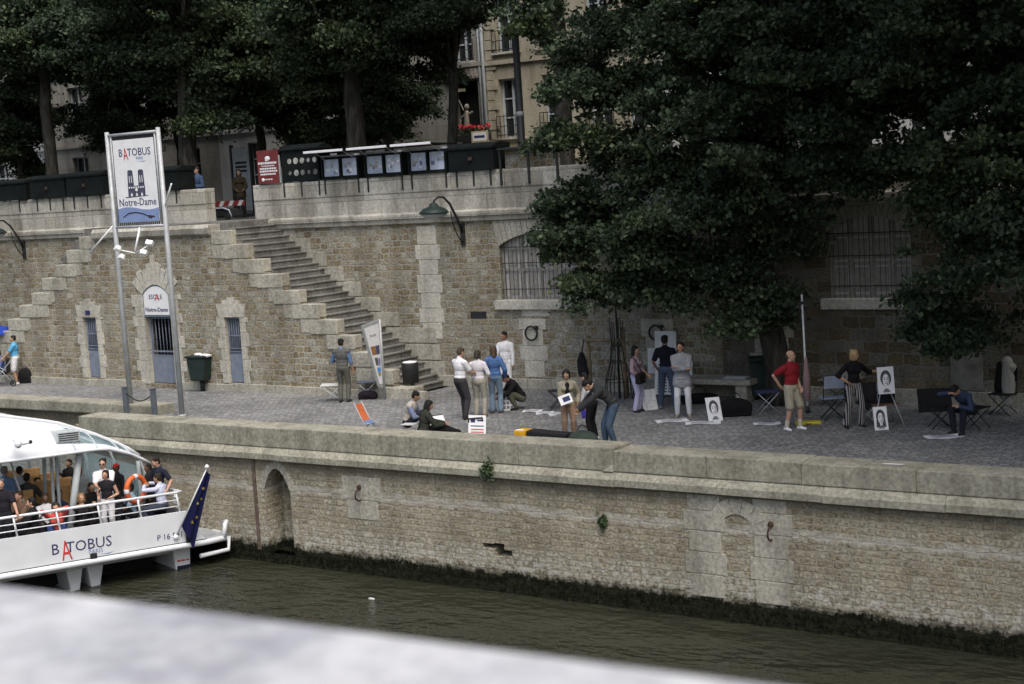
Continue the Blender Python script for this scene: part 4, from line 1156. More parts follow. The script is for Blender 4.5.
for sd, R_, zc in ((21, 3.9, 7.2), (22, 3.6, 6.8), (23, 4.1, 7.6)): kinds.append(leaves_mesh(proto(sd, R_, zc, 0), 1900, 70, sd, sig=.23, size=.06))
street_tree(50, 36.6, 'plane tree with a dark trunk above the far left closed boxes', 0, .3, 1.0, .26, (0, 0), 7.5, -.9)
street_tree(190, 37.0, 'thick plane tree trunk behind the man in a denim jacket', 1, 1.4, 1.05, .36, (0, 0), 7.5, -.3)
street_tree(357, 37.2, 'plane tree with a thick pale trunk behind the open bookstalls', 2, 2.2, 1.0, .36, (.15, 0))
street_tree(447, 38.6, 'slender leaning plane tree in front of the grey house', 1, 3.6, .8, .2, (-.5, .2), 7, 1.5)
street_tree(566, 36.6, 'dark trunked plane tree in front of the cream house', 0, 4.4, 1.0, .3, (.1, 0), 7.5, .9)
street_tree(-30, 37.4, 'plane tree at the far left edge of the street', 2, .9, 1.0, .3, (0, 0), 7.5, -1.2)
street_tree(118, 41.5, 'thin plane tree set back behind the banner', 2, 5.1, .95, .18, (0, 0), 6.5, -1.0)
street_tree(262, 41.5, 'plane tree set back behind the red notice board', 0, 2.7, .95, .2, (0, 0), 6.5, -1.0)
street_tree(388, 42.6, 'plane tree set back right of the pale trunk', 2, 1.9, .85, .2, (0, 0), 6.5, -1.0)
street_tree(310, 43.8, 'rearmost plane tree behind the plate rack', 1, 5.6, .9, .2, (0, 0), 6.5, -1.0)
street_tree(20, 43.0, 'rearmost plane tree on the far left', 1, 3.3, 1.0, .2, (0, 0), 6.5, -1.0)
street_tree(180, 44.0, 'rearmost plane tree left of the stair top', 0, 5.9, 1.0, .2, (0, 0), 6.5, -1.0)
street_tree(700, 37.5, 'plane tree on the street hidden behind the big quay tree', 1, .5, 1.05, .3)
street_tree(860, 37.5, 'plane tree on the street above the dark barred window', 2, 2.9, 1.05, .3)
street_tree(1010, 37.5, 'plane tree on the street at the right edge', 0, 1.2, 1.05, .3)
street_tree(935, 38.2, 'plane tree on the street between the two dark quay crowns', 1, 4.2, 1.0, .25, (0, 0), 6.5, -1.2)
street_tree(780, 39.5, 'plane tree on the street set back behind the quay tree trunk', 0, 2.2, 1.0, .25, (0, 0), 6.5, -1.0)
# weeds rooted in the river wall
def weed(px, py, label, s, seed):
    p = at(px, py, Y=YQ-.03)
    o = empty('wall_weed', (p.x, YQ-.03 if p.z < -.55 else YQ-.17, p.z), 0, label, 'plant')
    rng = random.Random(seed); b = MB()
    for i in range(130):
        c = Vector((rng.gauss(0, .45)*s, -abs(rng.gauss(0, .25))*s, rng.gauss(-.1, .6)*s)); u = Vector((rng.gauss(0, 1), rng.gauss(0, 1), rng.gauss(0, 1))).normalized(); q = u.orthogonal().normalized(); k = .045
        b._f(b.verts([c-u*k, c+q*k*.6, c+u*k, c-q*k*.6]))
    b.build('leaves', mg2, o)
    b = MB()
    for i in range(8): b.tube([(0, .03, 0), (rng.gauss(0, .3)*s, -.12*s, rng.gauss(.1, .4)*s), (rng.gauss(0, .5)*s, -.2*s, rng.gauss(-.2, .6)*s)], [.008, .006, .003], 4)
    b.build('stems', mg2, o)
mg2 = plain('weed_green', (.045, .07, .03), .85, .3)
weed(492, 468, 'green weed hanging from the wall cornice below the white price board', .17, 1)
weed(603, 521, 'small green weed in the river wall below the coping gap', .10, 2)

# ---------------------------------------------------------------- stone parapet in the foreground, far out of focus
o = empty('near_parapet', (0, 0, 4), 0, 'pale blurred stone parapet along the near bank in the foreground', 'wall')
ye = lambda x: 1.02+.058*(x+1.43)
b = MB(); b.prism([(-14, ye(-14)-.75), (8, ye(8)-.75), (8, ye(8)), (-14, ye(-14))], -1.5, 1.37, axis='z')
t = NT('pale_parapet_stone'); v = t.obj(); n1 = t.noise(v, 7, 6, .65)['Fac']; n2 = t.noise(v, 26, 4)['Fac']
col = t.mix(.5, t.ramp(n1, [(.36, (.29, .295, .32)), (.5, (.40, .405, .42)), (.66, (.49, .49, .495))]), t.ramp(n2, [(.35, (.6, .6, .6)), (.6, (1.1, 1.1, 1.1))]), 'MULTIPLY')
b.build('top_stone', t.done(col, .9, bump=n2, bs=.4, bd=.01), o)
b = MB(); b.prism([(-14, ye(-14)-.7), (8, ye(8)-.7), (8, ye(8)-.06), (-14, ye(-14)-.06)], -12, -1.503, axis='z'); b.build('wall', m_ashlar, o)
# scrap floating on the water
p = at(372, 599, Z=ZWAT)
o = empty('floating_bottle', (p.x, p.y, ZWAT), 0, 'small white plastic bottle floating on the water', 'litter')
b = MB(); b.cap((-.06, 0, .0), (.05, 0, .0), .03, .025); b.build('bottle', m_shutter, o)
b = MB(); b.cyl((.08, 0, .005), (.11, 0, .005), .014, n=8); b.build('cap', m_blueink, o)
# ================================================================ people
SKIN = {'l': (.46, .27, .19), 'm': (.36, .20, .13), 'd': (.12, .065, .04), 't': (.40, .24, .15)}
def skin(k): return plain('skin_'+k, SKIN[k], .55, .08, 10, spec=.35)
def hairm(c): return plain('hair_%d_%d_%d' % tuple(int(x*255) for x in c), c, .6, .3, 30, bump=.6, bd=.01)
BLK, DBR, BRN, BLD, GRY = (.010, .009, .009), (.025, .016, .011), (.06, .035, .02), (.42, .29, .14), (.22, .21, .20)
lip = plain('lips', (.28, .09, .08), .5); eye_m = plain('eye_dark', (.02, .016, .014), .3)

def remesh(mb, name, mat, parent, vox, smooth=2):
    me = bpy.data.meshes.new('tmp'); mb.bm.to_mesh(me); mb.bm.free()
    ob = bpy.data.objects.new('tmp', me); COL.objects.link(ob)
    m = ob.modifiers.new('r', 'REMESH'); m.mode = 'VOXEL'; m.voxel_size = vox; m.use_smooth_shade = True
    if smooth:
        s = ob.modifiers.new('s', 'SMOOTH'); s.factor = .5; s.iterations = smooth
    dg = bpy.context.evaluated_depsgraph_get()
    out = bpy.data.meshes.new_from_object(ob.evaluated_get(dg)); out.name = name
    bpy.data.objects.remove(ob); bpy.data.meshes.remove(me)
    out.materials.clear(); out.materials.append(mat)
    o = bpy.data.objects.new(name, out); COL.objects.link(o); o.parent = parent
    return o

def ik(a, c, l1, l2, hint):
    a, c = Vector(a), Vector(c); d = c-a; L = d.length
    mx = (l1+l2)*.998
    if L > mx: c = a+d*(mx/L); d = c-a; L = mx
    x = (l1*l1-l2*l2+L*L)/(2*L); h = math.sqrt(max(l1*l1-x*x, 0))
    u = d/L; hv = Vector(hint); hv = hv-u*hv.dot(u)
    hv = hv.normalized() if hv.length > 1e-5 else u.orthogonal().normalized()
    return a+u*x+hv*h, c

NP = [0]
def person(label, pos, a, h=1.72, fem=False, fat=1.0, pelvis=(0, 0, .95), lean=0, side=0, twist=0, hy=0, hp=0,
           L=(.23, -.06, .80), Rr=(-.23, -.06, .80), eL=(.5, .7, -.2), eR=(-.5, .7, -.2), fL=(.11, 0, 0), fR=(-.11, 0, 0), kL=(.12, -1, .1), kR=(-.12, -1, .1),
           tL=8, tR=-8, sk='l', hair=BRN, hs='short', top=(.7, .7, .7), ts='short', bot=(.05, .05, .06), bs='long', shoe=(.03, .03, .03), flare=0,
           stripes=None, vest=None, under=None, detail=True, group='people on the quay', rz=None, cap=None, glasses=False, front=None, socks=None, parent_name='person'):
    """a figure facing -Y at rz=0; a is the facing angle seen from the camera (0 = towards it, 90 = towards image right)"""
    k = h/1.75
    o = empty(parent_name, pos, R(34+a) if rz is None else rz, label, 'person', group)
    S = Matrix.Scale(k, 4)
    V = lambda p: Vector(p)
    P = V(pelvis)
    Mt = Matrix.Rotation(R(twist), 3, 'Z')
    def rot(ang): return Mt @ Matrix.Rotation(R(side), 3, 'Y') @ Matrix.Rotation(R(ang), 3, 'X')
    M1, M2 = rot(lean*.6), rot(lean)
    Mp = rot(lean*.35)
    waist = P+M1 @ V((0, 0, .17)); chest = waist+M2 @ V((0, -.0, .21)); neck = chest+M2 @ V((0, .015, .155))
    sw = (.165 if fem else .185)
    shL, shR = chest+M2 @ V((sw, .01, .062)), chest+M2 @ V((-sw, .01, .062))
    Mh = M2 @ Matrix.Rotation(R(hy), 3, 'Z') @ Matrix.Rotation(R(hp), 3, 'X')
    nk = neck+M2 @ V((0, -.01, .02)); hc = nk+(M2 @ V((0, -.01, .055)))+Mh @ V((0, -.012, .075))
    hipL, hipR = P+Mp @ V((.088, 0, -.02)), P+Mp @ V((-.088, 0, -.02))
    anL, anR = V(fL)+V((0, .02, .085)), V(fR)+V((0, .02, .085))
    knL, anL = ik(hipL, anL, .435, .43, kL); knR, anR = ik(hipR, anR, .435, .43, kR)
    wrL_, wrR_ = V(L), V(Rr)
    elL, wrL = ik(shL, wrL_, .295, .26, eL); elR, wrR = ik(shR, wrR_, .295, .26, eR)
    def foot_dir(an, tz): 
        return (Matrix.Rotation(R(tz), 3, 'Z') @ V((0, -1, 0)))
    dL, dR = foot_dir(anL, tL), foot_dir(anR, tR)
    f = fat
    def torso(mb, e=0., lo=True, hi=True):
        if lo:
            mb.ell(P+Mp @ V((0, .012, 0)), ((.168 if fem else .158)*f+e, .118*f+e, .125+e), Mp)
        mb.ell(waist+M1 @ V((0, -.01*f, 0)), ((.128 if fem else .145)*f+e, .100*f**1.6+e, .16+e), M1)
        mb.ell(chest+M2 @ V((0, .0, -.02)), ((.155 if fem else .172)*f+e, .112*f+e, .185+e), M2)
        if hi:
            [mb.cap(chest+M2 @ V((sx*.055, .012, .088)), sh_, .064+e, .050+e) for sx, sh_ in ((1, shL), (-1, shR))]; mb.ell(chest+M2 @ V((0, .01, .06)), (.145+e, .085+e, .075+e), M2); mb.cap(neck-M2 @ V((0, -.01, .075)), neck-M2 @ V((0, 0, .02)), .082+e, .055+e*.5)
        if fem:
            for s in (-1, 1): mb.ell(chest+M2 @ V((s*.07, -.085, -.03)), (.06+e, .055+e, .055+e), M2)
    def leg(mb, hip, kn, an, e=0., fl=0., end=1.):
        mb.cap(hip, kn, (.085 if not fem else .088)*f+e, .056*f**.5+e)
        q = kn.lerp(an, end)
        m_ = kn.lerp(q, .35)
        mb.cap(kn, m_, .054+e, .055+e); mb.cap(m_, q, .055+e, .037+e+fl)
    def arm(mb, sh, el, wr, e=0., end=1., up=1.):
        if up < 1: mb.cap(sh, sh.lerp(el, up), .051*f**.5+e, .046+e); return
        mb.cap(sh, el, .05*f**.5+e, .040+e); mb.cap(el, el.lerp(wr, end), .040+e, (.027 if end >= 1 else .033)+e)
    def hand(mb, el, wr, s):
        d = (wr-el).normalized()
        # palm turned towards the body
        sd = Mt @ V((s, 0, 0)); fw = V((0, -1, 0)); fw = fw-d*fw.dot(d)
        if fw.length < .2: fw = sd-d*sd.dot(d)
        fw.normalize(); nn = d.cross(fw).normalized()
        if nn.dot(sd) < 0: nn = -nn
        pc = wr+d*.045
        mb.cap(wr, wr+d*.03, .026, .03); mb.ell(pc, (.040, .017, .045), Matrix((fw, nn, d)).transposed())
        for i, ln in enumerate((.068, .078, .072, .055)):
            b0 = wr+d*.078+fw*(.033-.022*i); b1 = b0+d*ln*.5+fw*(.007-.005*i)-nn*.006; b2 = b1+d*ln*.4-nn*.026
            mb.cap(wr+d*.05+fw*(.026-.018*i), b0, .0105, .0098, 7); mb.cap(b0, b1, .0098, .009, 7); mb.cap(b1, b2, .009, .0075, 7)
        t0 = wr+d*.02+fw*.03; t1 = t0+d*.03+fw*.028-nn*.008; t2 = t1+d*.032+fw*.004-nn*.012
        mb.cap(t0, t1, .013, .011, 7); mb.cap(t1, t2, .011, .0085, 7)
    vb = .010 if detail else .015
    # ------- body: one continuous surface
    mb = MB(); torso(mb)
    leg(mb, hipL, knL, anL); leg(mb, hipR, knR, anR); arm(mb, shL, elL, wrL); arm(mb, shR, elR, wrR)
    hand(mb, elL, wrL, 1); hand(mb, elR, wrR, -1)
    for an, d in ((anL, dL), (anR, dR)):
        mb.cap(an, an+V((0, 0, -.045)), .036, .036); mb.cap(an+V((0, 0, -.05))-d*.03, an+V((0, 0, -.055))+d*.12, .034, .027)
    mb.cap(neck-M2 @ V((0, 0, .05)), hc-Mh @ V((0, -.02, .04)), .056, .052)
    hM = Mh
    mb.ell(hc+hM @ V((0, .012, .028)), (.074, .094, .088), hM, 14, 10); mb.ell(hc+hM @ V((0, -.022, -.045)), (.056, .066, .068), hM, 12, 8)
    mb.ell(hc+hM @ V((0, -.055, -.088)), (.028, .026, .022), hM)
    mb.cap(hc+hM @ V((0, -.088, .008)), hc+hM @ V((0, -.104, -.028)), .010, .0155, 7)
    mb.cap(hc+hM @ V((-.04, -.078, .022)), hc+hM @ V((.04, -.078, .022)), .012, .012, 7)
    for s in (-1, 1): mb.ell(hc+hM @ V((s*.076, .012, -.012)), (.010, .018, .030), hM, 8, 6); mb.ell(hc+hM @ V((s*.043, -.062, -.022)), (.024, .022, .022), hM, 8, 6)
    bmesh.ops.transform(mb.bm, matrix=S, verts=mb.bm.verts)
    remesh(mb, 'body', skin(sk), o, vb*k if detail else vb, 2 if detail else 1)
    if detail:
        mb = MB()
        for s in (-1, 1): mb.ell(hc+hM @ V((s*.031, -.083, .004)), (.013, .008, .008), hM, 8, 6)
        bmesh.ops.transform(mb.bm, matrix=S, verts=mb.bm.verts); mb.build('eyes', eye_m, o)
        mb = MB(); mb.ell(hc+hM @ V((0, -.083, -.056)), (.022, .010, .007), hM, 8, 6)
        bmesh.ops.transform(mb.bm, matrix=S, verts=mb.bm.verts); mb.build('mouth', lip, o)
    if glasses:
        mb = MB()
        for s in (-1, 1): mb.ell(hc+hM @ V((s*.034, -.097, .004)), (.027, .008, .020), hM, 8, 6); mb.cap(hc+hM @ V((s*.06, -.09, .01)), hc+hM @ V((s*.08, .0, .005)), .004, .004, 5)
        bmesh.ops.transform(mb.bm, matrix=S, verts=mb.bm.verts); mb.build('sunglasses', m_iron, o)
    # ------- hair
    if hs != 'bald':
        mb = MB()
        mb.ell(hc+hM @ V((0, .026, .050)), (.082, .094, .080), hM, 14, 10)
        mb.ell(hc+hM @ V((0, .055, -.0)), (.078, .062, .085), hM, 12, 8)
        if hs in ('bob', 'long'):
            for s in (-1, 1): mb.cap(hc+hM @ V((s*.068, .02, .05)), hc+hM @ V((s*.072, .02, -.085 if hs == 'bob' else -.13)), .032, .026)
            mb.cap(hc+hM @ V((0, .06, .03)), hc+hM @ V((0, .07, -.085 if hs == 'bob' else -.17)), .07, .055)
        if hs == 'tail': mb.cap(hc+hM @ V((0, .11, .02)), hc+hM @ V((0, .14, -.14)), .035, .02)
        if hs == 'thin':
            mb.bm.clear(); mb.ell(hc+hM @ V((0, .05, -.005)), (.079, .065, .070), hM, 12, 8)
        r_ = random.Random(NP[0])
        for q in range(14):
            an_ = r_.uniform(0, 6.28); zz = r_.uniform(.02, .10)
            if hs != 'thin': mb.ell(hc+hM @ V((math.cos(an_)*.066, .028+math.sin(an_)*.075, zz)), (.024, .024, .022))
        bmesh.ops.transform(mb.bm, matrix=S, verts=mb.bm.verts)
        remesh(mb, 'hair', hairm(hair), o, .010, 1)
    if cap:
        mb = MB(); mb.ell(hc+hM @ V((0, .015, .055)), (.086, .102, .075), hM, 14, 10); mb.ell(hc+hM @ V((0, -.11, .045)), (.06, .06, .012), hM)
        bmesh.ops.transform(mb.bm, matrix=S, verts=mb.bm.verts); remesh(mb, 'cap', cloth(cap), o, .012, 1)
    # ------- clothes
    vc = .014 if detail else .018
    if bot is not None:
        mb = MB(); e = .014
        mb.ell(P+Mp @ V((0, .012, 0)), ((.168 if fem else .158)*f+e, .118*f+e, .12+e), Mp); mb.ell(P+Mp @ V((0, 0, .07)), (.145*f+e, .105*f+e, .06), Mp)
        for hip, kn, an in ((hipL, knL, anL), (hipR, knR, anR)):
            if bs == 'shorts':
                mb.cap(hip, hip.lerp(kn, .92), .090*f+e, .078*f+e)
            elif bs == 'skirt':
                mb.cap(hip, hip.lerp(kn, .9), .11+e, .12+e)
            else:
                leg(mb, hip, kn, an, e+.006, flare, .97); 
        bmesh.ops.transform(mb.bm, matrix=S, verts=mb.bm.verts)
        remesh(mb, {'shorts': 'shorts', 'skirt': 'skirt'}.get(bs, 'trousers'), cloth(bot, stripes), o, vc, 2)
    def upper(color, style, e, nm):
        mb = MB(); torso(mb, e, lo=False)
        if style == 'jacket' or style == 'coat':
            [mb.ell(P+Mp @ V((0, .0, .09-.06*q_)), ((.158 if q_ < 2 or style == 'jacket' else .178)*f+e, (.118 if q_ < 2 or style == 'jacket' else .140)*f+e, .07), Mp) for q_ in range(3 if style == 'jacket' else 6)]
            if style == 'coat': mb.cap(hipL, hipL.lerp(knL, .32), .10*f+e, .105*f+e); mb.cap(hipR, hipR.lerp(knR, .32), .10*f+e, .105*f+e)
        else:
            mb.ell(P+Mp @ V((0, .0, .085)), (.150*f+e, .112*f+e, .075), Mp)
        for sh, el, wr in ((shL, elL, wrL), (shR, elR, wrR)):
            if style in ('long', 'jacket', 'coat'): arm(mb, sh, el, wr, e, .95)
            elif style == 'half': arm(mb, sh, el, wr, e+.004, .25)
            elif style == 'short': arm(mb, sh, el, wr, e+.010, up=.72)
            elif style == 'vest': mb.cap(sh, sh.lerp(el, .06), .05+e, .045+e)
        if style != 'vest' : mb.cap(neck-M2 @ V((0, 0, .03)), neck+M2 @ V((0, 0, .01)), .060+e, .056+e*.6)
        bmesh.ops.transform(mb.bm, matrix=S, verts=mb.bm.verts)
        remesh(mb, nm, cloth(color), o, vc, 2)
    if under: upper(under[0], under[1], .010, 'shirt')
    if top is not None: upper(top, ts, .026 if ts in ('jacket', 'coat') else .013, 'jacket' if ts in ('jacket', 'coat') else ('shirt' if not under else 'vest'))
    if front:
        mb = MB(); mb.ell(chest+M2 @ V((0, -.078, -.04)), (.085, .085, .18), M2); mb.ell(waist+M1 @ V((0, -.075, -.02)), (.095, .07, .17), M1)
        bmesh.ops.transform(mb.bm, matrix=S, verts=mb.bm.verts); remesh(mb, 'shirt_front', cloth(front), o, .012, 2)
    if socks:
        mb = MB()
        for kn, an in ((knL, anL), (knR, anR)): mb.cap(an+V((0, 0, -.03)), an.lerp(kn, .32), .043, .052)
        bmesh.ops.transform(mb.bm, matrix=S, verts=mb.bm.verts); remesh(mb, 'socks', cloth(socks), o, .012, 1)
    if vest: upper(vest, 'vest', .026, 'vest')
    # ------- shoes
    if shoe is not None:
        mb = MB()
        for an, d in ((anL, dL), (anR, dR)):
            q = an+V((0, 0, -.045))
            mb.cap(q-d*.035+V((0, 0, .0)), q+d*.045, .045, .042); mb.cap(q+d*.03+V((0, 0, -.006)), q+d*.135+V((0, 0, -.012)), .040, .033)
        bmesh.ops.transform(mb.bm, matrix=S, verts=mb.bm.verts)
        for v_ in mb.bm.verts:
            lo = min(an.z for an in (anL, anR))
        remesh(mb, 'shoes', cloth(shoe), o, .011, 1)
    NP[0] += 1
    o['_j'] = 0; del o['_j']
    J = dict(o=o, wrL=wrL*k, wrR=wrR*k, shL=shL*k, shR=shR*k, hc=hc*k, neck=neck*k, P=P*k)
    return J
def world(J, key):
    o = J['o']; return Matrix.Translation(o.location) @ Matrix.Rotation(o.rotation_euler.z, 4, 'Z') @ J[key]
def G(px, py):
    p = at(px, py, Z=0); return (p.x, p.y, 0)
NAVY, WHT, DKG, JEAN, KHK = (.012, .014, .024), (.72, .72, .74), (.045, .046, .05), (.075, .105, .16), (.30, .27, .20)
# -------------------------------------------------- figures on the quay
J = person('woman in a bright blue T-shirt and white shorts pushing a pushchair at the left edge', G(17.5, 384), -80, 1.62, True, 1.18, L=(.2, -.42, .92), Rr=(-.2, -.42, .92), sk='t', hair=BLK, top=(.10, .36, .60), ts='short', bot=WHT, bs='shorts', shoe=WHT)
person('person in blue sitting low against the left edge under the blue umbrella', G(2, 384), -60, 1.6, pelvis=(0, .1, .45), lean=12, fL=(.12, -.32, 0), fR=(-.12, -.32, 0), L=(.15, -.3, .55), Rr=(-.15, -.3, .55), sk='m', hair=BLK, top=(.10, .14, .30), ts='long', bot=(.06, .08, .14))
person('man in a grey vest with his back turned at the foot of the stairs', G(345, 402), 168, 1.74, L=(.2, -.3, 1.1), Rr=(-.27, -.1, .82), sk='t', hair=BLK, top=(.12, .20, .36), ts='half', vest=(.10, .10, .095), bot=(.105, .105, .09), hp=8)
person('man in a white short-sleeved shirt and charcoal trousers reading a paper', G(466, 419), 130, 1.78, False, 1.1, pelvis=(.05, .06, .94), lean=3, fL=(.17, -.12, 0), fR=(-.1, .06, 0), L=(.06, -.34, 1.08), Rr=(-.1, -.34, 1.06), sk='l', hair=(.06, .045, .03), top=WHT, ts='short', bot=(.045, .043, .047), hp=18)
person('woman with short dark hair in a white top and beige trousers', G(481, 417), 165, 1.66, True, 1.08, L=(.12, -.3, 1.02), Rr=(-.25, -.12, .95), sk='l', hair=(.06, .045, .035), hs='bob', top=(.62, .60, .64), ts='half', bot=(.36, .345, .29), shoe=(.2, .13, .08), hp=12)
person('woman in a blue denim jacket and faded jeans with long brown hair', G(497, 413), 170, 1.68, True, L=(.17, -.28, 1.06), Rr=(-.24, -.14, .95), sk='l', hair=(.08, .05, .03), hs='long', top=(.075, .15, .34), ts='jacket', bot=(.17, .24, .32), flare=.02, shoe=(.1, .08, .06), hp=14, hy=20)
person('man in a loose white shirt and white trousers standing behind the group', G(508, 396), -20, 1.74, L=(.24, -.1, .82), Rr=(-.25, -.2, .85), sk='m', hair=BLK, top=WHT, ts='long', bot=(.68, .68, .7), shoe=(.3, .3, .3), hp=10, hy=-20)
person('man squatting in a black jacket and olive trousers beside the print stack', G(518, 409), -70, 1.70, pelvis=(0, .1, .30), lean=38, fL=(.13, -.12, 0), fR=(-.13, -.05, 0), L=(.1, -.55, .36), Rr=(-.12, -.5, .42), sk='m', hair=BLK, top=(.014, .014, .016), ts='jacket', bot=(.10, .10, .07), hp=5)
person('seated man in a beige vest over a blue shirt leaning to his neighbour', G(413, 434), 75, 1.70, pelvis=(0, .1, .28), lean=20, fL=(.12, -.36, 0), fR=(-.12, -.4, 0), L=(.16, -.34, .42), Rr=(-.12, -.38, .45), sk='m', hair=BLK, top=(.16, .20, .32), ts='half', vest=(.40, .37, .32), bot=(.02, .02, .025), hy=20, hp=12)
person('person in a dark green jacket sitting on the ground with legs stretched out', G(429, 438), 110, 1.70, pelvis=(0, .12, .12), lean=14, fL=(.12, -.70, .0), fR=(-.1, -.74, .0), kL=(.1, -.2, 1), kR=(-.1, -.2, 1), L=(.1, -.42, .30), Rr=(-.14, -.35, .30), sk='m', hair=BLK, hs='bob', top=(.032, .036, .028), ts='jacket', bot=(.012, .012, .014), hp=10)
J9 = person('woman in a khaki jacket and tan trousers holding a white leaflet', G(570, 441), 2, 1.58, True, L=(.24, -.08, .95), Rr=(-.05, -.26, 1.02), sk='t', hair=BLK, hs='bob', top=(.27, .25, .19), ts='jacket', front=(.012, .012, .014), bot=(.30, .20, .14), shoe=(.1, .07, .05), hp=20, hy=-8)
J10 = person('man in a dark grey jacket and jeans bending over at the quay edge', G(611, 449), -80, 1.78, pelvis=(0, .08, .93), lean=52, fL=(.1, .06, 0), fR=(-.1, -.1, 0), L=(.08, -.62, .90), Rr=(-.12, -.6, .86), eL=(.5, .5, .5), eR=(-.5, .5, .5), sk='t', hair=BLK, top=(.035, .037, .04), ts='jacket', front=(.5, .52, .58), bot=(.055, .085, .13), hp=10)
person('child in a white top and black trousers beside the bending man', G(594, 440), -120, 1.50, True, lean=14, L=(.2, -.25, .82), Rr=(-.2, -.25, .8), sk='t', hair=BLK, top=(.55, .55, .58), ts='half', bot=(.012, .012, .014), shoe=WHT, hp=15)
J12 = person('woman with black hair in a mauve top and lavender trousers with a shoulder bag', G(638, 412), 60, 1.60, True, L=(.16, -.25, .98), Rr=(-.2, -.2, .95), sk='m', hair=BLK, hs='long', top=(.30, .22, .26), ts='half', bot=(.45, .44, .62), flare=.015, hp=8)
person('man in a navy T-shirt and jeans with legs apart looking at the drawings', G(668, 409), 165, 1.80, fL=(.18, -.08, 0), fR=(-.19, .06, 0), L=(.26, -.22, .95), Rr=(-.3, -.02, .84), sk='m', hair=BLK, top=(.012, .013, .022), ts='short', bot=(.06, .085, .14), shoe=(.2, .2, .2), twist=-8)
person('man in a grey jacket and white trousers standing with arms crossed', G(684, 417), -8, 1.76, fL=(.13, -.04, 0), fR=(-.15, .0, 0), L=(-.10, -.20, 1.20), Rr=(.10, -.23, 1.16), eL=(.8, -.1, -.5), eR=(-.8, -.1, -.5), sk='m', hair=BLK, top=(.26, .265, .29), ts='coat', bot=(.60, .61, .64), shoe=(.3, .27, .2), hy=-25)
person('man in a red polo shirt and khaki shorts with a waist bag', G(793, 430), 38, 1.74, False, 1.1, fL=(.14, -.1, 0), fR=(-.14, .04, 0), L=(.12, -.16, .92), Rr=(-.2, .16, 1.0), eR=(-.7, .7, 0), sk='l', hair=(.10, .08, .06), hs='thin', top=(.23, .018, .025), ts='short', bot=(.34, .31, .24), bs='shorts', shoe=WHT, socks=(.5, .47, .4), hy=18)
person('blonde woman in a black top and striped trousers leaning on an easel', G(855, 427), 12, 1.68, True, side=3, L=(.62, -.06, 1.24), Rr=(-.19, -.10, 1.05), eR=(-.9, .35, -.1), eL=(.1, .6, -.6), fL=(.16, -.05, 0), fR=(-.2, 0, 0), sk='t', hair=BLD, hs='bob', top=(.010, .010, .012), ts='half', bot=(.32, .30, .30), stripes=(.014, .012, .018), flare=.03, hy=25)
person('man in a dark blue shirt sitting bent forward with his head on his hand', G(966, 432), -50, 1.76, pelvis=(0, .14, .46), lean=48, fL=(.13, -.34, 0), fR=(-.1, -.30, 0), L=(.12, -.40, .60), Rr=(-.10, -.42, .86), sk='t', hair=BLK, top=(.040, .055, .10), ts='long', bot=(.018, .020, .028), hp=25)
# -------------------------------------------------- figures up on the street
gp = at(198, 190, Y=35.2)
person('man in a denim jacket standing at the parapet end with his hand to his face', (gp.x, 35.2, ZS), -40, 1.78, L=(.12, -.22, 1.1), Rr=(-.06, -.20, 1.48), sk='l', hair=DBR, top=(.05, .085, .16), ts='jacket', bot=(.05, .075, .13), group='people on the street')
gp = at(240, 190, Y=38.2)
person('dark haired woman in a brown coat beyond the top of the stairs', (gp.x, 38.2, ZS), 10, 1.66, True, sk='l', hair=DBR, hs='long', top=(.05, .04, .025), ts='coat', bot=(.02, .02, .025), L=(.14, -.25, 1.0), Rr=(-.14, -.25, 1.0), group='people on the street')
gp = at(186, 190, Y=36.4)
person('person in black half hidden behind the man in a denim jacket', (gp.x, 36.6, ZS), 70, 1.68, sk='m', hair=BLK, top=(.02, .018, .018), ts='jacket', bot=(.02, .02, .025), L=(.1, -.3, 1.2), group='people on the street')

# -------------------------------------------------- things they hold or wear
def attach_local(name, J, local, label, cat):
    o = J['o']; w = Matrix.Translation(o.location) @ Matrix.Rotation(o.rotation_euler.z, 4, 'Z') @ Vector(local)
    return empty(name, w, o.rotation_euler.z, label, cat)
o = attach_local('leaflet', J9, J9['wrR']+Vector((-.02, -.1, .05)), 'white leaflet with a blue picture held by the woman in khaki', 'leaflet')
Mx = Matrix.Rotation(R(-25), 4, 'X') @ Matrix.Rotation(R(-18), 4, 'Y')
b = MB(); b.box(-.14, -.006, -.1, .14, .006, .11, M=Mx); b.build('sheet', m_paper, o)
b = MB(); b.box(-.06, -.010, -.05, .1, -.0075, .06, M=Mx); b.build('picture', m_blueink, o)
def bag(name, J, local, dims, c, label, strap_to=None, cat='bag'):
    o = attach_local(name, J, local, label, cat)
    b = MB(); x, y, z = dims; b.box(-x, -y, -z, x, y, z, bev=min(x, y, z)*.5); b.build('pouch', cloth(c), o)
    b = MB()
    if strap_to is not None:
        s = Vector(strap_to)-Vector(local)
        b.tube([(0, -y*.6, z), s+Vector((0, -.09, .02)), s+Vector((0, 0, .075)), s+Vector((0, .09, .02)), (0, y*.6, z)], .011, 6)
    else:
        b.torus((0, 0, z), x*.55, .012, 'y', a0=0, a1=math.pi, n=12, m=6)
    b.build('strap', cloth(c), o)
bag('shoulder_bag', J12, Vector((-.22, -.22, .86)), (.17, .07, .13), (.012, .012, .012), 'black shoulder bag carried by the woman in lavender trousers', J12['shR'])
p = G(589, 430)
o = empty('carrier_bag', (p[0], p[1], .28), R(30), 'blue and white plastic carrier bag beside the bending man', 'bag')
b = MB(); b.prism([(-.15, 0), (.15, 0), (.17, .40), (-.17, .40)], -.06, .06); b.build('bag', plain('blue_plastic', (.06, .05, .34), .4, .15), o, bevel=.03)
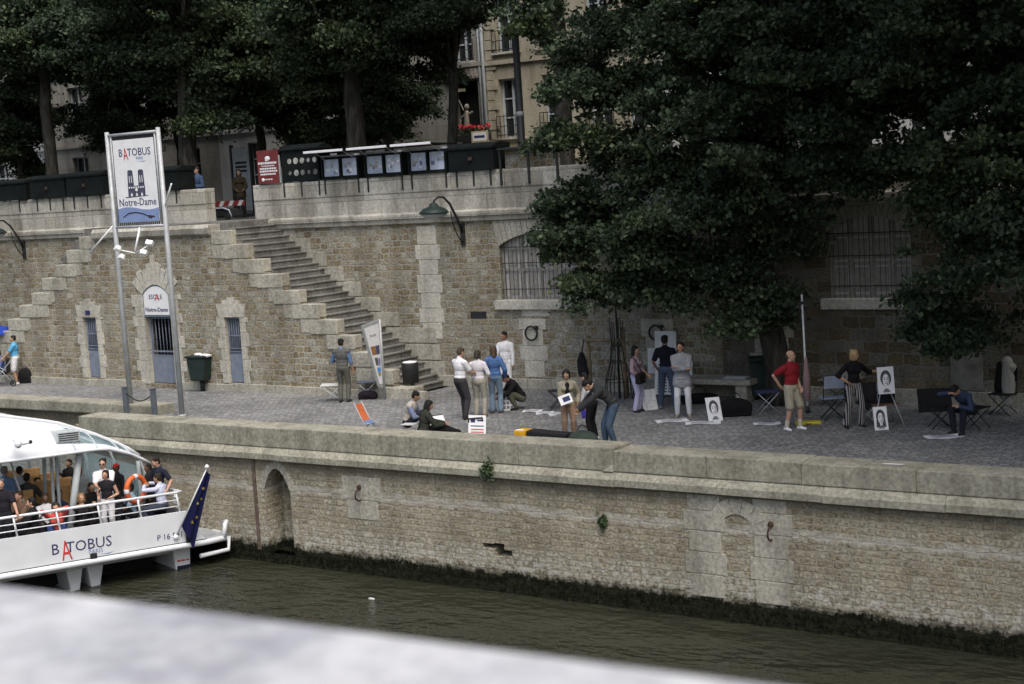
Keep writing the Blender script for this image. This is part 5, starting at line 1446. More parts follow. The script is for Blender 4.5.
b = MB(); b.prism([(-.165, .405), (.165, .405), (.15, .58), (-.13, .6)], -.055, .055); b.torus((0, 0, .62), .07, .012, 'y', n=14, m=6); b.build('top', m_paper, o, bevel=.02)

# pushchair and umbrella at the far left
p = G(5, 386)
o = empty('pushchair', (p[0], p[1], 0), R(-50), 'dark folding pushchair in front of the woman in blue', 'pushchair')
b = MB()
for s in (-.2, .2):
    b.tube([(s, -.35, .1), (s, .0, .5), (s, .42, .98), (s, .5, .98)], .014, 6); b.tube([(s, .32, .1), (s, .0, .5), (s, -.2, .62)], .014, 6)
b.tube([(-.2, .0, .5), (.2, .0, .5)], .012, 6); b.tube([(-.2, .5, .98), (.2, .5, .98)], .012, 6); b.build('frame', m_steel, o)
b = MB(); b.box(-.19, -.2, .42, .19, .1, .47, bev=.02); b.box(-.19, .08, .44, .19, .13, .9, M=Matrix.Translation((0, .05, 0)), bev=.02); b.build('seat', m_black, o)
for s in (-.22, .22):
    for y in (-.35, .32):
        b = MB(); b.torus((s, y, .1), .085, .022, 'x', n=18, m=6); b.cyl((s-.02, y, .1), (s+.02, y, .1), .05); b.build('wheel', m_iron, o)
p = G(2, 382)
o = empty('umbrella', (p[0]-.1, p[1]+.2, 0), 0, 'blue umbrella open over the seated person at the left edge', 'umbrella')
b = MB(); prof = []
n = 8
ap = b.verts([(0, 0, 1.9)])[0]; ring = b.verts([(.5*math.cos(2*math.pi*i/n), .5*math.sin(2*math.pi*i/n), 1.62) for i in range(n)]); rmid = b.verts([(.28*math.cos(2*math.pi*i/n), .28*math.sin(2*math.pi*i/n), 1.83) for i in range(n)])
for i in range(n): b._f([ap, rmid[i], rmid[(i+1)%n]]); b._f([rmid[i], ring[i], ring[(i+1)%n], rmid[(i+1)%n]])
b.build('canopy', cloth((.02, .05, .33)), o)
b = MB(); b.cyl((0, 0, .7), (0, 0, 1.95), .012, n=6); b.build('shaft', m_iron, o)
b = MB()
for i in range(n): b.tube([(0, 0, 1.895), (.28*math.cos(2*math.pi*i/n), .28*math.sin(2*math.pi*i/n), 1.822), (.5*math.cos(2*math.pi*i/n), .5*math.sin(2*math.pi*i/n), 1.612)], .004, 4)
b.build('ribs', m_iron, o)
def soft_bag(px, py, dims, c, label, rz=30, name='bag'):
    p = G(px, py); o = empty(name, p, R(rz), label, 'bag')
    x, y, z = dims; b = MB()
    b.ell((0, 0, z*.5), (x, y, z*.52)); b.ell((x*.4, 0, z*.4), (x*.6, y*.9, z*.42)); b.ell((-x*.45, y*.1, z*.42), (x*.55, y*.9, z*.44)); b.box(-x*.9, -y*.8, .0, x*.9, y*.8, z*.5, bev=.04)
    remesh(b, 'body', cloth(c), o, .02, 3)
    b = MB(); b.torus((0, 0, z*.95), x*.35, .012, 'y', a0=0, a1=math.pi, n=12, m=6); b.build('handle', m_black, o)
soft_bag(26, 383, (.25, .18, .5), (.012, .012, .013), 'black bag standing against the wall behind the woman in blue')
soft_bag(368, 399, (.28, .16, .24), (.02, .014, .02), 'small dark bag with pink patch on the ground by the stair foot')
soft_bag(735, 416, (.42, .2, .42), (.010, .010, .011), 'large black soft bag on the ground behind the leaning portrait')
soft_bag(700, 403, (.5, .22, .25), (.010, .010, .011), 'flat black bag under the stone bench')
soft_bag(424, 433, (.16, .12, .26), (.012, .012, .012), 'small black camera bag beside the seated man in a beige vest')

# -------------------------------------------------- folding furniture
def xstool(px, py, w, hgt, c, label, name='folding_stool', cat='stool', rz=34, top_th=.02, back=0, metal=None):
    p = G(px, py); o = empty(name, p, R(rz), label, cat); metal = metal or m_steel
    b = MB(); b.box(-w, -w*.8, hgt-top_th, w, w*.8, hgt, bev=.008); b.build('seat' if cat != 'table' else 'table_top', cloth(c), o)
    for s in (-1, 1):
        for q in (-1, 1):
            b = MB(); b.tube([(q*w*.9, s*w*.72, 0), (-q*w*.9, s*w*.72, hgt-top_th-.001)], .012, 6); b.build('leg', metal, o)
    if back:
        b = MB()
        for q in (-1, 1): b.tube([(q*w*.9, w*.75, hgt-.02), (q*w*.9, w*1.05, hgt+back)], .012, 6)
        b.build('back_frame', metal, o)
        b = MB(); b.box(-w*.9, w*.9, hgt+back*.45, w*.9, w*.96, hgt+back, bev=.008); b.build('backrest', cloth(c), o)
    return o
xstool(333, 401, .30, .47, (.55, .55, .55), 'low folding table with a white top left of the man in a grey vest', 'folding_table', 'table', top_th=.03)
xstool(368, 398, .27, .46, (.10, .12, .16), 'dark folding stool right of the man in a grey vest')
xstool(559, 409, .25, .48, (.03, .032, .04), 'small black folding stool between the squatting man and the tree guard', metal=m_iron)
xstool(768, 413, .27, .52, (.05, .055, .13), 'blue folding stool with steel legs in front of the tree trunk')
xstool(833, 419, .26, .50, (.30, .33, .42), 'folding chair with a pale blue seat left of the blonde woman', 'folding_chair', 'chair', back=.5, metal=m_iron, rz=214)
xstool(976, 428, .25, .46, (.02, .02, .025), 'black folding stool under the bent seated man', metal=m_iron, rz=-16)
xstool(411, 436, .2, .30, (.5, .5, .52), 'low white folding stool under the seated man in a beige vest', rz=100)
xstool(940, 428, .24, .46, (.02, .02, .022), 'empty black folding stool left of the bent seated man', metal=m_iron)
xstool(868, 424, .25, .50, (.02, .02, .022), 'black seated folding chair behind the blonde woman', 'folding_chair', 'chair', back=.45, rz=200)
# orange sling chair seen over the coping
p = G(367, 432)
o = empty('sling_chair', p, R(34+60), 'empty folding sling chair with orange and blue cloth behind the coping', 'chair')
b = MB(); th = .012
pts = [(.20, .66), (.10, .45), (-.02, .28), (-.16, .2)]
for i in range(3):
    (y0, z0), (y1, z1) = pts[i], pts[i+1]
    b.mi = 0 if i < 2 else 1
    b.prism([(y0, z0), (y1, z1), (y1, z1+th), (y0, z0+th)], -.13, .13, axis='x')
b.build('sling', [cloth((.50, .13, .05)), cloth((.13, .19, .36))], o)
for s in (-.15, .15):
    b = MB(); b.tube([(s, .22, .72), (s, .0, .3), (s, -.2, 0)], .013, 6); b.build('leg', m_steel, o)
    b = MB(); b.tube([(s, -.2, .24), (s, .0, .2), (s, .2, 0)], .013, 6); b.build('leg', m_steel, o)

# -------------------------------------------------- papers, panels, easels
def face_drawing(mb, w, h, z0, y):
    """a pencil portrait in flat dark shapes"""
    E_ = lambda cx, cz, rx, rz, n=16: [(cx+rx*math.cos(2*math.pi*i/n), cz+rz*math.sin(2*math.pi*i/n)) for i in range(n)]
    mb.prism(E_(0, z0+h*.56, w*.33, h*.30), y-.001, y)
    return E_
def portrait(px, py, w, h, label, tilt=12, z=0., rz=None, style=0, name='portrait_drawing', loc=None):
    p = loc or G(px, py); o = empty(name, (p[0], p[1], z+(p[2] if loc else 0)), R(34) if rz is None else R(rz), label, 'drawing')
    Mx = Matrix.Rotation(R(-tilt), 4, 'X')
    b = MB(); b.box(-w/2, 0, 0, w/2, .012, h, M=Mx); b.build('sheet', m_paper, o)
    E_ = lambda cx, cz, rx, rz_, n=16: [(cx*w+rx*w*math.cos(2*math.pi*i/n), cz*h+rz_*h*math.sin(2*math.pi*i/n)) for i in range(n)]
    if style == 0 or style == 2:
        b = MB(); b.prism(E_(0, .58, .33, .30), -.003, -.001, M=Mx)
        if style == 2: b.prism([(-.36*w, .12*h), (.36*w, .12*h), (.30*w, .6*h), (-.30*w, .6*h)], -.0026, -.0006, M=Mx)
        b.build('hair_strokes', plain('soft_pencil', (.085, .085, .10), .85, .45, 40), o)
        b = MB(); b.prism(E_(0, .50, .20, .24), -.006, -.0035, M=Mx); b.prism([(-.1*w, .12*h), (.1*w, .12*h), (.08*w, .35*h), (-.08*w, .35*h)], -.006, -.0036, M=Mx); b.build('face_area', m_paper, o)
        b = MB(); b.prism([(.02*w, .30*h), (.12*w, .33*h), (.19*w, .48*h), (.17*w, .64*h), (.10*w, .66*h), (.12*w, .5*h)], -.0064, -.0062, M=Mx); b.build('shading', plain('light_pencil', (.42, .42, .45), .85, .3, 40), o)
        b = MB()
        for s in (-1, 1): b.prism(E_(s*.09, .54, .05, .02), -.009, -.0065, M=Mx); b.prism(E_(s*.09, .60, .07, .012), -.009, -.0065, M=Mx)
        b.prism(E_(0, .38, .07, .016), -.009, -.0065, M=Mx); b.prism(E_(.015, .45, .03, .02), -.009, -.0065, M=Mx); b.prism([(-.24*w, .06*h), (.24*w, .06*h), (.1*w, .2*h), (-.1*w, .2*h)], -.0095, -.007, M=Mx)
        b.build('features', m_inkg, o)
    elif style == 1:
        b = MB()
        for i in range(10):
            for q in range(6): b.prism([((-.42+q*.145)*w, (.06+i*.09)*h), ((-.42+q*.145+.11)*w, (.06+i*.09)*h), ((-.42+q*.145+.11)*w, (.06+i*.09+.055)*h), ((-.42+q*.145)*w, (.06+i*.09+.055)*h)], -.003, -.001, M=Mx)
        b.build('small_prints', m_inkg, o)
    elif style == 3:
        r_ = random.Random(int(px)); b = MB()
        for i in range(14):
            x0, z0 = r_.uniform(-.3, .3)*w, r_.uniform(.15, .8)*h
            b.tube([Mx @ Vector((x0, -.002, z0)), Mx @ Vector((x0+r_.gauss(0, .06)*w, -.002, z0+r_.gauss(0, .06)*h)), Mx @ Vector((x0+r_.gauss(0, .1)*w, -.002, z0+r_.gauss(0, .1)*h))], .003, 4)
        b.build('pencil_lines', m_inkg, o)
    return o
portrait(716, 421, .34, .56, 'framed portrait drawing leaning in front of the black bag', 22, style=0, rz=46)
b_ = portrait(882, 430, .30, .50, 'portrait of a dark long-haired face standing on the ground below the easel', 14, style=2, rz=40)
portrait(889, 395, .36, .58, 'portrait of a curly-haired face held on top of the easel', 8, z=.72, style=0, rz=38, loc=G(888, 427))
portrait(651, 410, .38, .52, 'pale sketch board leaning beside the woman in lavender trousers', 22, style=3, rz=50)
# big display boards against the wall by the ring
for (px, w, h, z0, lb, st) in ((667, .62, .85, .80, 'tall white drawing sheet hung on the wall below the second iron ring', 3), (654.5, .34, .66, .55, 'narrow white sheet hung lower left of the tall drawing sheet', 3)):
    q = at(px, 380, Y=YW-.18)
    portrait(px, 0, w, h, lb, 3, z0, rz=0, style=st, loc=(q.x, YW-.2, 0))
q = at(672, 380, Y=YW-.6)
portrait(672, 0, 1.0, .85, 'board of many small prints standing behind the man in a navy T-shirt', 14, .08, rz=8, style=1, loc=(q.x, YW-.6, 0))
# print stack by the squatting man
p = G(506, 410)
o = empty('print_crate', (p[0], p[1], 0), R(40), 'white crate of printed sheets between the jeans and the squatting man', 'crate')
b = MB(); b.box(-.22, -.15, 0, .22, .15, .38, bev=.01); b.build('crate', m_paper, o)
b = MB()
for i in range(3):
    for q in range(4): b.box(-.18+q*.095, -.155, .05+i*.11, -.18+q*.095+.07, -.151, .05+i*.11+.075)
b.build('prints', m_inkg, o)
b = MB(); b.box(-.26, -.18, .381, .24, .16, .40); b.build('top_sheet', m_paper, o)
# price board on the coping side
p = G(477, 438)
o = empty('price_board', p, R(42), 'white price board with blue and red lettering leaning near the coping', 'sign')
Mx = Matrix.Rotation(R(-16), 4, 'X') @ Matrix.Rotation(R(6), 4, 'Y')
b = MB(); b.box(-.20, 0, .0, .20, .015, .52, M=Mx); b.build('board', m_paper, o)
b = MB(); b.prism([(-.15, .35), (-.05, .35), (-.05, .45), (-.15, .45)], -.003, -.001, M=Mx); b.prism([(.0, .38), (.14, .38), (.14, .42), (0, .42)], -.003, -.001, M=Mx); b.prism([(-.15, .26), (.15, .26), (.15, .285), (-.15, .285)], -.003, -.001, M=Mx); b.build('blue_print', m_blueink, o)
b = MB()
for z in (.18, .12, .06): b.prism([(-.14, z), (.15, z), (.15, z+.025), (-.14, z+.025)], -.003, -.001, M=Mx)
b.build('red_print', m_redink, o)
b = MB(); b.box(-.17, .1, 0, -.14, .13, .45); b.box(.14, .1, 0, .17, .13, .45); b.box(-.17, .1, .42, .17, .13, .45); b.build('prop', m_iron, o)
# sheets lying on the paving
def sheets(lst):
    for (px, py, w, d, rz, lb) in lst:
        p = G(px, py); o = empty('paper_sheet', (p[0], p[1], .006), R(rz), lb, 'paper', 'sheets lying on the paving')
        b = MB(); n = 5
        g_ = [[(-w/2+w*i/n, -d/2+d*j/n, .004+.012*math.sin(i*1.3+px)*math.cos(j*1.1)) for j in range(n+1)] for i in range(n+1)]
        vv = [b.verts(r_) for r_ in g_]
        for i in range(n):
            for j in range(n): b._f([vv[i][j], vv[i+1][j], vv[i+1][j+1], vv[i][j+1]])
        b.build('sheet', m_paper, o)
        b = MB()
        for i in range(4): b.box(-w*.35, -d*.34+i*d*.17, .020, w*.3, -d*.34+i*d*.17+d*.06, .021)
        b.build('pencil_shading', m_inkg, o)
sheets([(533, 411, .5, .4, 20, 'pale sheet lying nearest the squatting man'), (545, 413, .45, .4, 35, 'pale sheet lying in the middle of the row before the stool'), (557, 414, .45, .35, 50, 'pale sheet lying under the black stool'),
        (672, 421, .75, .42, 40, 'white sheet lying at the feet of the man with crossed arms'), (703, 423, .8, .4, 28, 'white sheet lying left of the leaning portrait'), (767, 424, .6, .35, 30, 'grey sheet lying before the blue folding stool'), (944, 437, .75, .42, 36, 'pale sheet lying in front of the bent seated man')])
p = at(890, 466, Z=.21)
o = empty('paper_scrap', (p.x, YQ+.3, .212), R(5), 'torn white paper scrap lying on the coping', 'paper'); b = MB(); b.prism([(-.2, -.03), (.12, -.04), (.2, .02), (.05, .04), (-.15, .03)], 0, .004, axis='z'); b.build('scrap', m_paper, o)
# easel of the blonde woman
p = G(886, 425)
o = empty('easel', p, R(36), 'dark folding artist easel with pale legs under the blonde woman\'s hand', 'easel')
b = MB(); b.box(-.22, .0, .45, .22, .04, .74, bev=.01); b.build('tray', m_black, o)
b = MB(); b.box(-.3, -.04, .44, .3, .06, .47); b.build('ledge', plain('brown_wood', (.14, .07, .04), .7), o)
for q in ((-.33, -.25), (.33, -.25), (-.28, .4), (.28, .4)):
    b = MB(); b.tube([(q[0], q[1], 0), (q[0]*.3, q[1]*.1, .75)], .014, 6); b.build('leg', m_steel, o)
b = MB(); b.box(-.02, .02, .74, .02, .05, 1.32); b.build('mast', m_iron, o)
# portfolio boards
for (px, py, w, h, lb, rz) in ((872, 414, .55, .55, 'black portfolio board leaning behind the easel', 30), (936, 412, .75, .55, 'black portfolio board leaning left of the seated man', 30)):
    p = G(px, py); o = empty('portfolio', p, R(rz), lb, 'portfolio'); Mx = Matrix.Rotation(R(-20), 4, 'X')
    b = MB(); b.box(-w/2, 0, 0, w/2, .04, h, M=Mx, bev=.008); b.build('cover', m_black, o)
    b = MB(); b.torus((0, .02, h), .07, .012, 'y', a0=0, a1=math.pi, n=10, m=6, M=Mx); b.build('handle', m_iron, o)
    b = MB(); b.tube([(-w*.3, .35, 0), (-w*.3, .1, .4)], .01, 5); b.tube([(w*.3, .35, 0), (w*.3, .1, .4)], .01, 5); b.build('prop', m_iron, o)
# coat thrown over a chair
p = G(1003, 414)
o = xstool(1003, 414, .26, .46, (.015, .015, .017), 'black folding chair at the right under a pale coat', 'folding_chair', 'chair', rz=-10, back=.55, metal=m_iron)
o = empty('draped_coat', (p[0], p[1], .5), R(-10), 'pale coat thrown over a chair back at the right edge', 'coat')
b = MB(); b.cap((0, .25, .62), (.02, .22, .1), .13, .17); b.cap((.03, .2, .1), (.08, .1, -.25), .15, .10); b.cap((-.06, .3, .6), (.12, .25, .5), .09, .1); b.cap((.1, .2, .3), (.16, .12, -.1), .09, .06)
remesh(b, 'cloth', cloth((.34, .34, .31)), o, .02, 3)
b = MB(); b.cap((-.12, .2, .55), (-.14, .15, .05), .1, .12); remesh(b, 'dark_lining', cloth((.012, .012, .013)), o, .02, 3)
# stone bench
p = G(714, 401)
o = empty('stone_bench', (p[0], YW-.62, 0), 0, 'low stone slab bench against the wall left of the tree', 'bench')
b = MB(); b.box(-1.0, -.35, .42, 1.05, .35, .56, bev=.025); b.build('seat', m_dressed2, o)
for s in (-.7, .75):
    b = MB(); b.box(s-.15, -.25, 0, s+.15, .28, .419, bev=.02); b.build('leg', m_dressed2, o)
o = empty('drawing_pad', (p[0]+.55, YW-.7, .565), R(10), 'pale drawing pad lying on the stone bench', 'pad')
b = MB(); b.box(-.3, -.18, 0, .3, .18, .02); b.build('cover', m_shutter, o); b = MB(); b.box(-.28, -.165, .021, .27, .16, .03); b.build('pages', m_paper, o)
# tree guard with young tree, stakes and a bag
p = G(607, 402); gx, gy = p[0], 33.0
o = empty('sapling', (gx, gy, 0), 0, 'thin young tree inside the iron tree guard', 'tree')
b = MB(); b.tube([(0, 0, 0), (.02, 0, 1.5), (.0, .02, 3.0), (.05, 0, 4.4)], [.035, .03, .024, .012], 8); b.build('trunk', m_bark, o)
me, cc = leaves_mesh([(.0, 0, 4.6, .6, .6, .7)], 40, 30, 5, sig=.22, size=.08); c = bpy.data.objects.new('crown', me); COL.objects.link(c); c.parent = o
o = empty('tree_guard', (gx, gy, 0), 0, 'flared iron bar tree guard around the young tree', 'tree guard')
b = MB()
for i in range(9):
    a_ = 2*math.pi*i/9; c_, s_ = math.cos(a_), math.sin(a_)
    b.tube([(c_*.38, s_*.38, 0), (c_*.34, s_*.34, .5), (c_*.2, s_*.2, .95), (c_*.15, s_*.15, 1.4), (c_*.17, s_*.17, 1.85+.12*(i % 3))], .013, 6)
b.build('bars', m_iron, o)
b = MB(); b.torus((0, 0, .45), .345, .012, 'z', n=20, m=5); b.torus((0, 0, 1.35), .15, .012, 'z', n=16, m=5); b.torus((0, 0, .95), .2, .012, 'z', n=16, m=5); b.build('hoops', m_iron, o)
xL, xR = at(590, 395, Y=33.0).x, at(625, 395, Y=33.0).x
o = empty('tree_stake', ((xL+xR)/2, 33.05, 0), 0, 'wooden stake frame of two posts and a crossbar around the tree guard', 'stake')
w = (xR-xL)/2
for s in (-1, 1):
    b = MB(); b.cyl((s*w, 0, 0), (s*w, 0, 1.68+.08*s), .06, .052, 10); b.build('post', m_wood, o)
b = MB(); b.cyl((-w-.08, -.07, 1.5), (w+.08, -.07, 1.5), .045, n=8); b.build('crossbar', m_wood, o)
o = empty('hanging_bag', (xL-.16, 32.95, 1.48), 0, 'black bag hanging from the left wooden stake', 'bag')
b = MB(); b.ell((0, 0, -.62), (.15, .09, .3)); b.ell((.02, 0, -.8), (.16, .1, .18)); b.cap((0, 0, -.35), (0, 0, -.5), .07, .1); remesh(b, 'body', m_black, o, .02, 3)
b = MB(); b.tube([(.12, -.05, .05), (.02, 0, -.3), (.0, 0, -.4)], .014, 6); b.build('strap', m_black, o)
# closed white parasol pole with coloured foot behind the man in red
p = G(800, 415)
o = empty('closed_parasol', (p[0]+.05, 32.0, 0), 0, 'closed pale parasol on a white pole behind the man in a red shirt', 'parasol')
b = MB(); b.cyl((0, 0, 0), (-.04, 0, 2.75), .024, n=8); b.build('pole', m_white, o)
b = MB(); b.lathe([(.0001, .25), (.075, .3), (.085, .8), (.05, 1.15), (.02, 1.3)], n=10); b.build('folded_cloth', cloth((.34, .22, .22)), o)
b = MB(); b.lathe([(.06, 0), (.05, .08), (.03, .16)], n=12); b.build('foot', m_iron, o)
p = G(808, 424); o = empty('flat_case', (p[0], p[1], 0), R(30), 'small yellow flat case on the ground beside the man in red', 'case')
b = MB(); b.box(-.28, -.12, .0, .28, .12, .06, bev=.015); b.build('shell', plain('yellow_plastic', (.50, .38, .03), .5), o)
b = MB(); b.torus((0, -.12, .03), .06, .01, 'z', a0=math.pi, a1=2*math.pi, n=10, m=5); b.build('handle', m_iron, o)
# folding table by the wall right of the parasol
xstool(842, 404, .45, .62, (.22, .21, .19), 'grey folding table against the wall left of the blonde woman', 'folding_table', 'table', rz=0, top_th=.03, metal=m_iron)
p = G(846, 404); o = empty('cardboard_box', (p[0]+.15, p[1], .62), R(5), 'pale cardboard box on the grey folding table', 'box')
b = MB(); b.box(-.2, -.14, 0, .2, .14, .2, bev=.008); b.build('carton', plain('pale_card', (.30, .28, .24), .8), o)
b = MB(); b.box(-.2, -.16, .201, .2, -.02, .208); b.box(-.2, .02, .201, .2, .16, .208); b.build('flaps', plain('pale_card', (.3, .28, .24)), o)
# yellow and black case and dark green bag behind the coping
p = G(546, 447)
o = empty('sample_case', (p[0], YQ+.95, 0), R(4), 'open black case with a yellow end behind the coping', 'case')
b = MB(); b.box(-.42, -.16, .02, .55, .2, .34, M=Matrix.Rotation(R(3), 4, 'Y'), bev=.03); b.build('case', m_black, o)
b = MB(); b.box(-.72, -.15, .04, -.43, .19, .36, bev=.03); b.build('yellow_end', plain('yellow_orange_plastic', (.62, .32, .015), .5), o)
b = MB(); b.box(-.70, -.12, .361, -.50, .0, .364); b.build('white_label', m_paper, o)
soft_bag(584, 449, (.38, .2, .40), (.045, .06, .05), 'grey green soft bag behind the coping at the feet of the woman in khaki', 0)

# pad on the seated pair's knees
p = G(437, 436); o = empty('sketch_pad', (p[0]+.05, p[1]+.05, .30), R(60), 'white sketch pad held between the two seated people', 'pad')
Mx = Matrix.Rotation(R(-40), 4, 'X'); b = MB(); b.box(-.16, 0, -.1, .16, .015, .2, M=Mx); b.build('pages', m_paper, o)
b = MB(); b.box(-.16, -.004, .2, .16, .02, .225, M=Mx); b.build('binding', m_iron, o)
# ================================================================ passenger boat, seen from astern
PHI, HEEL = R(17), R(2.5)
bex = Vector((math.sin(PHI), math.cos(PHI), 0)); bey = Vector((-math.cos(PHI), math.sin(PHI), 0)); bez = Vector((0, 0, 1))
bx2 = bex*math.cos(HEEL)-bez*math.sin(HEEL); bz2 = bez*math.cos(HEEL)+bex*math.sin(HEEL)
BO = Vector((-26.6, 24.2, -2.4))
BM = Matrix((bx2, bey, bz2)).transposed().to_4x4(); BM.translation = BO
boat = empty('passenger_boat', BO, 0, 'white river boat with a rounded glass cabin and red and blue lettering on its stern', 'boat')
boat.rotation_euler = BM.to_euler()
def bat(px, py, t=0):
    d = FWD*FPX+RGT*(px-512)-UPV*(py-342); o = BO+bey*t
    k = ((o-CAM).dot(bey))/d.dot(bey); X = CAM+d*k-BO
    return Vector((X.dot(bx2), t, X.dot(bz2)))
m_hull = plain('hull_white', (.66, .685, .72), .3, .04, 2, spec=.5, bump=.05)
m_bglass = NT('cabin_glass')
pg = m_bglass.n('BsdfPrincipled', {'Base Color': (.42, .60, .67, 1), 'Roughness': .03, 'Alpha': .36, 'Specular IOR Level': .8})
m_bglass.t.links.new(pg.outputs[0], m_bglass.out.inputs['Surface']); m_bglass = m_bglass.m
m_frame = plain('cabin_frame_grey', (.45, .50, .51), .4, .08)
m_seat = plain('orange_tan_seat', (.46, .27, .11), .7, .15)
m_deck = plain('grey_deck', (.16, .17, .18), .8, .1)
CXB = -3.5          # centre line
XL = -7.2
def xr(y): return .15-.075*max(0, y-1.2)-.012*max(0, y-3)**2   # right side of the hull, drawn in towards the bow
LB = 10.5
b = MB()   # hull: transom, sides, bottom as lofted sections
secs = []
for y in [0, .4, 1.2, 2.5, 4, 5.5, 7, 8.5, LB]:
    s_ = xr(y); dx = s_-.15
    half = s_-CXB
    sec = [(CXB-half, .79), (CXB-half-.34, .12), (CXB-half-.40, .0), (CXB-half+.3, -.25), (CXB+half-.3, -.25), (CXB+half+.40, .0), (CXB+half+.34, .12), (CXB+half, .79)]
    if y == 0: sec = [(p[0], max(p[1], .0) if p[1] > -.2 else -.0) for p in sec]
    secs.append(b.verts([(p[0], y, p[1]) for p in sec]))
for i in range(len(secs)-1):
    for k in range(7): b._f([secs[i][k], secs[i+1][k], secs[i+1][k+1], secs[i][k+1]])
# transom plate with thickness
hf = .15-CXB
b.prism([(CXB-hf-.40, .03), (CXB+hf+.52, .03), (CXB+hf+.40, .14), (CXB+hf, .80), (CXB-hf, .80), (CXB-hf-.40, .12)], -.04, .03)
b._f(secs[-1][::-1])
b.build('hull', m_hull, boat)
b = MB(); b.prism([(CXB-hf-.4, .035), (CXB+hf+.5, .035), (CXB+hf+.49, .065), (CXB-hf-.4, .065)], -.046, -.041); b.build('black_line', m_black, boat)
b = MB(); dk = [(XL+.1, .02)]+[(xr(y)-.03, y) for y in (.02, 1.2, 2.5, 4, 5.5, 7, 8.5, LB-.05)]+[(2*CXB-xr(LB)+.03, LB-.05)]
b.prism([(max(p[0], XL+.05), p[1]) for p in dk], .30, .34, axis='z'); b.build('deck', m_deck, boat)
b = MB(); b.tube([(CXB-hf-.5, -.06, -.02), (.60, -.06, -.02), (1.15, .0, -.01), (1.28, .25, .0), (1.28, 1.2, .0), (1.0, 2.0, 0), (.55, 2.6, 0)], .07, 10); b.build('rub_rail', m_hull, boat)
b = MB(); b.tube([(1.12, -.02, .0), (1.16, -.02, .34), (1.26, .1, .36), (1.26, .3, .3)], .06, 8); b.tube([(.5, .05, -.36), (1.26, .05, -.32), (1.30, .1, -.0)], .055, 8); b.build('stern_step_frame', m_hull, boat)
b = MB(); b.box(.5, .0, .03, 1.2, 2.2, .07, bev=.01); b.box(.62, .1, .071, .95, .5, .12); b.build('stern_step', m_steel, boat)
# floats under the overhang
def float_(xc, w, y0, y1, z0, nm, deep=.95, band=True):
    b = MB(); b.prism([(xc-w*.62, -deep), (xc+w*.5, -deep), (xc+w*.62, -.02), (xc-w, -.02)] if band else [(xc-w*.35, -deep), (xc+w*.30, -deep), (xc+w*.95, -.02), (xc-w*.95, -.02)], y0, y1); f_ = b.build(nm, m_hull, boat, bevel=.03)
    if not band: return
    b = MB()
    for i in range(3): b.box(xc-w*.6+i*w*.37, y0-.006, z0, xc-w*.6+i*w*.37+w*.28, y0-.001, z0+.04)
    g_ = b.build('red_band', m_redink, f_)
    b = MB(); b.box(xc-w*.64, y0-.01, -deep, xc+w*.52, y1, z0-.1); b.build('blue_bottom', plain('dark_blue_hull', (.012, .016, .05), .4), f_)
float_(.22, .30, .35, 9, -.48, 'float')
for xx in (-2.45, -1.95): float_(xx, .26, .5, 7, -.50, 'keel_fin', .9, False)
float_(-6.6, .35, .35, 9, -.48, 'float')
b = MB(); b.box(CXB-hf+.1, 1.2, -.7, -.2, 8.5, -.26); b.build('underside_shade', m_dark, boat)  # near-black box, the shadow below the overhang is put into its colour
for x in (-2.22, .17):
    b = MB(); b.box(x-.08, -.10, .035, x+.08, -.047, .17 if x < -1 else .26, bev=.02); b.build('fender_block', m_iron, boat)
# lettering on the transom
TM = lambda x, z, y=-.043: Matrix.Translation((x, y, z)) @ Matrix.Rotation(R(90), 4, 'X')
b = MB(); b.text('B', .35, TM(-3.10, .27)); b.text('TOBUS', .35, TM(-2.30, .27)); b.text('P 16 591', .19, TM(-.30, .20)); b.build('blue_lettering', m_blueink, boat)
b = MB(); b.text('A', .66, TM(-2.87, .10) @ Matrix(((.55, -.10, 0, .05), (0, 1, 0, 0), (0, 0, 1, 0), (0, 0, 0, 1)))); b.build('red_letter', m_redink, boat)
b = MB(); b.text('PARIS', .14, TM(-2.15, .155)); b.prism([(-2.05, .11), (-1.85, .09), (-1.7, .13), (-1.88, .115)], -.0445, -.0425); b.build('small_lettering', m_lblue, boat)
# stern rail
b = MB(); zr_ = 1.24
xs_ = [CXB-hf+.05, -.02]
b.tube([(CXB-hf, .05, zr_), (-.05, .05, zr_+.02), (.10, .12, zr_+.02), (.13, .35, zr_), (.05, 1.25, zr_)], .032, 8)
for z in (.93, 1.08): b.tube([(CXB-hf, .05, z), (-.02, .05, z), (.09, .2, z), (.05, 1.25, z)], .014, 6)
b.build('stern_rail', m_hull, boat)
for x in [-.02-.98*i for i in range(8)]:
    b = MB(); b.tube([(x+.03, .03, .79), (x-.04, .05, zr_)], .024, 6); b.build('rail_post', m_hull, boat)
for (x, y) in ((.10, .45), (.06, 1.15)):
    b = MB(); b.tube([(x, y, .79), (x, y, zr_)], .02, 6); b.build('rail_post', m_hull, boat)
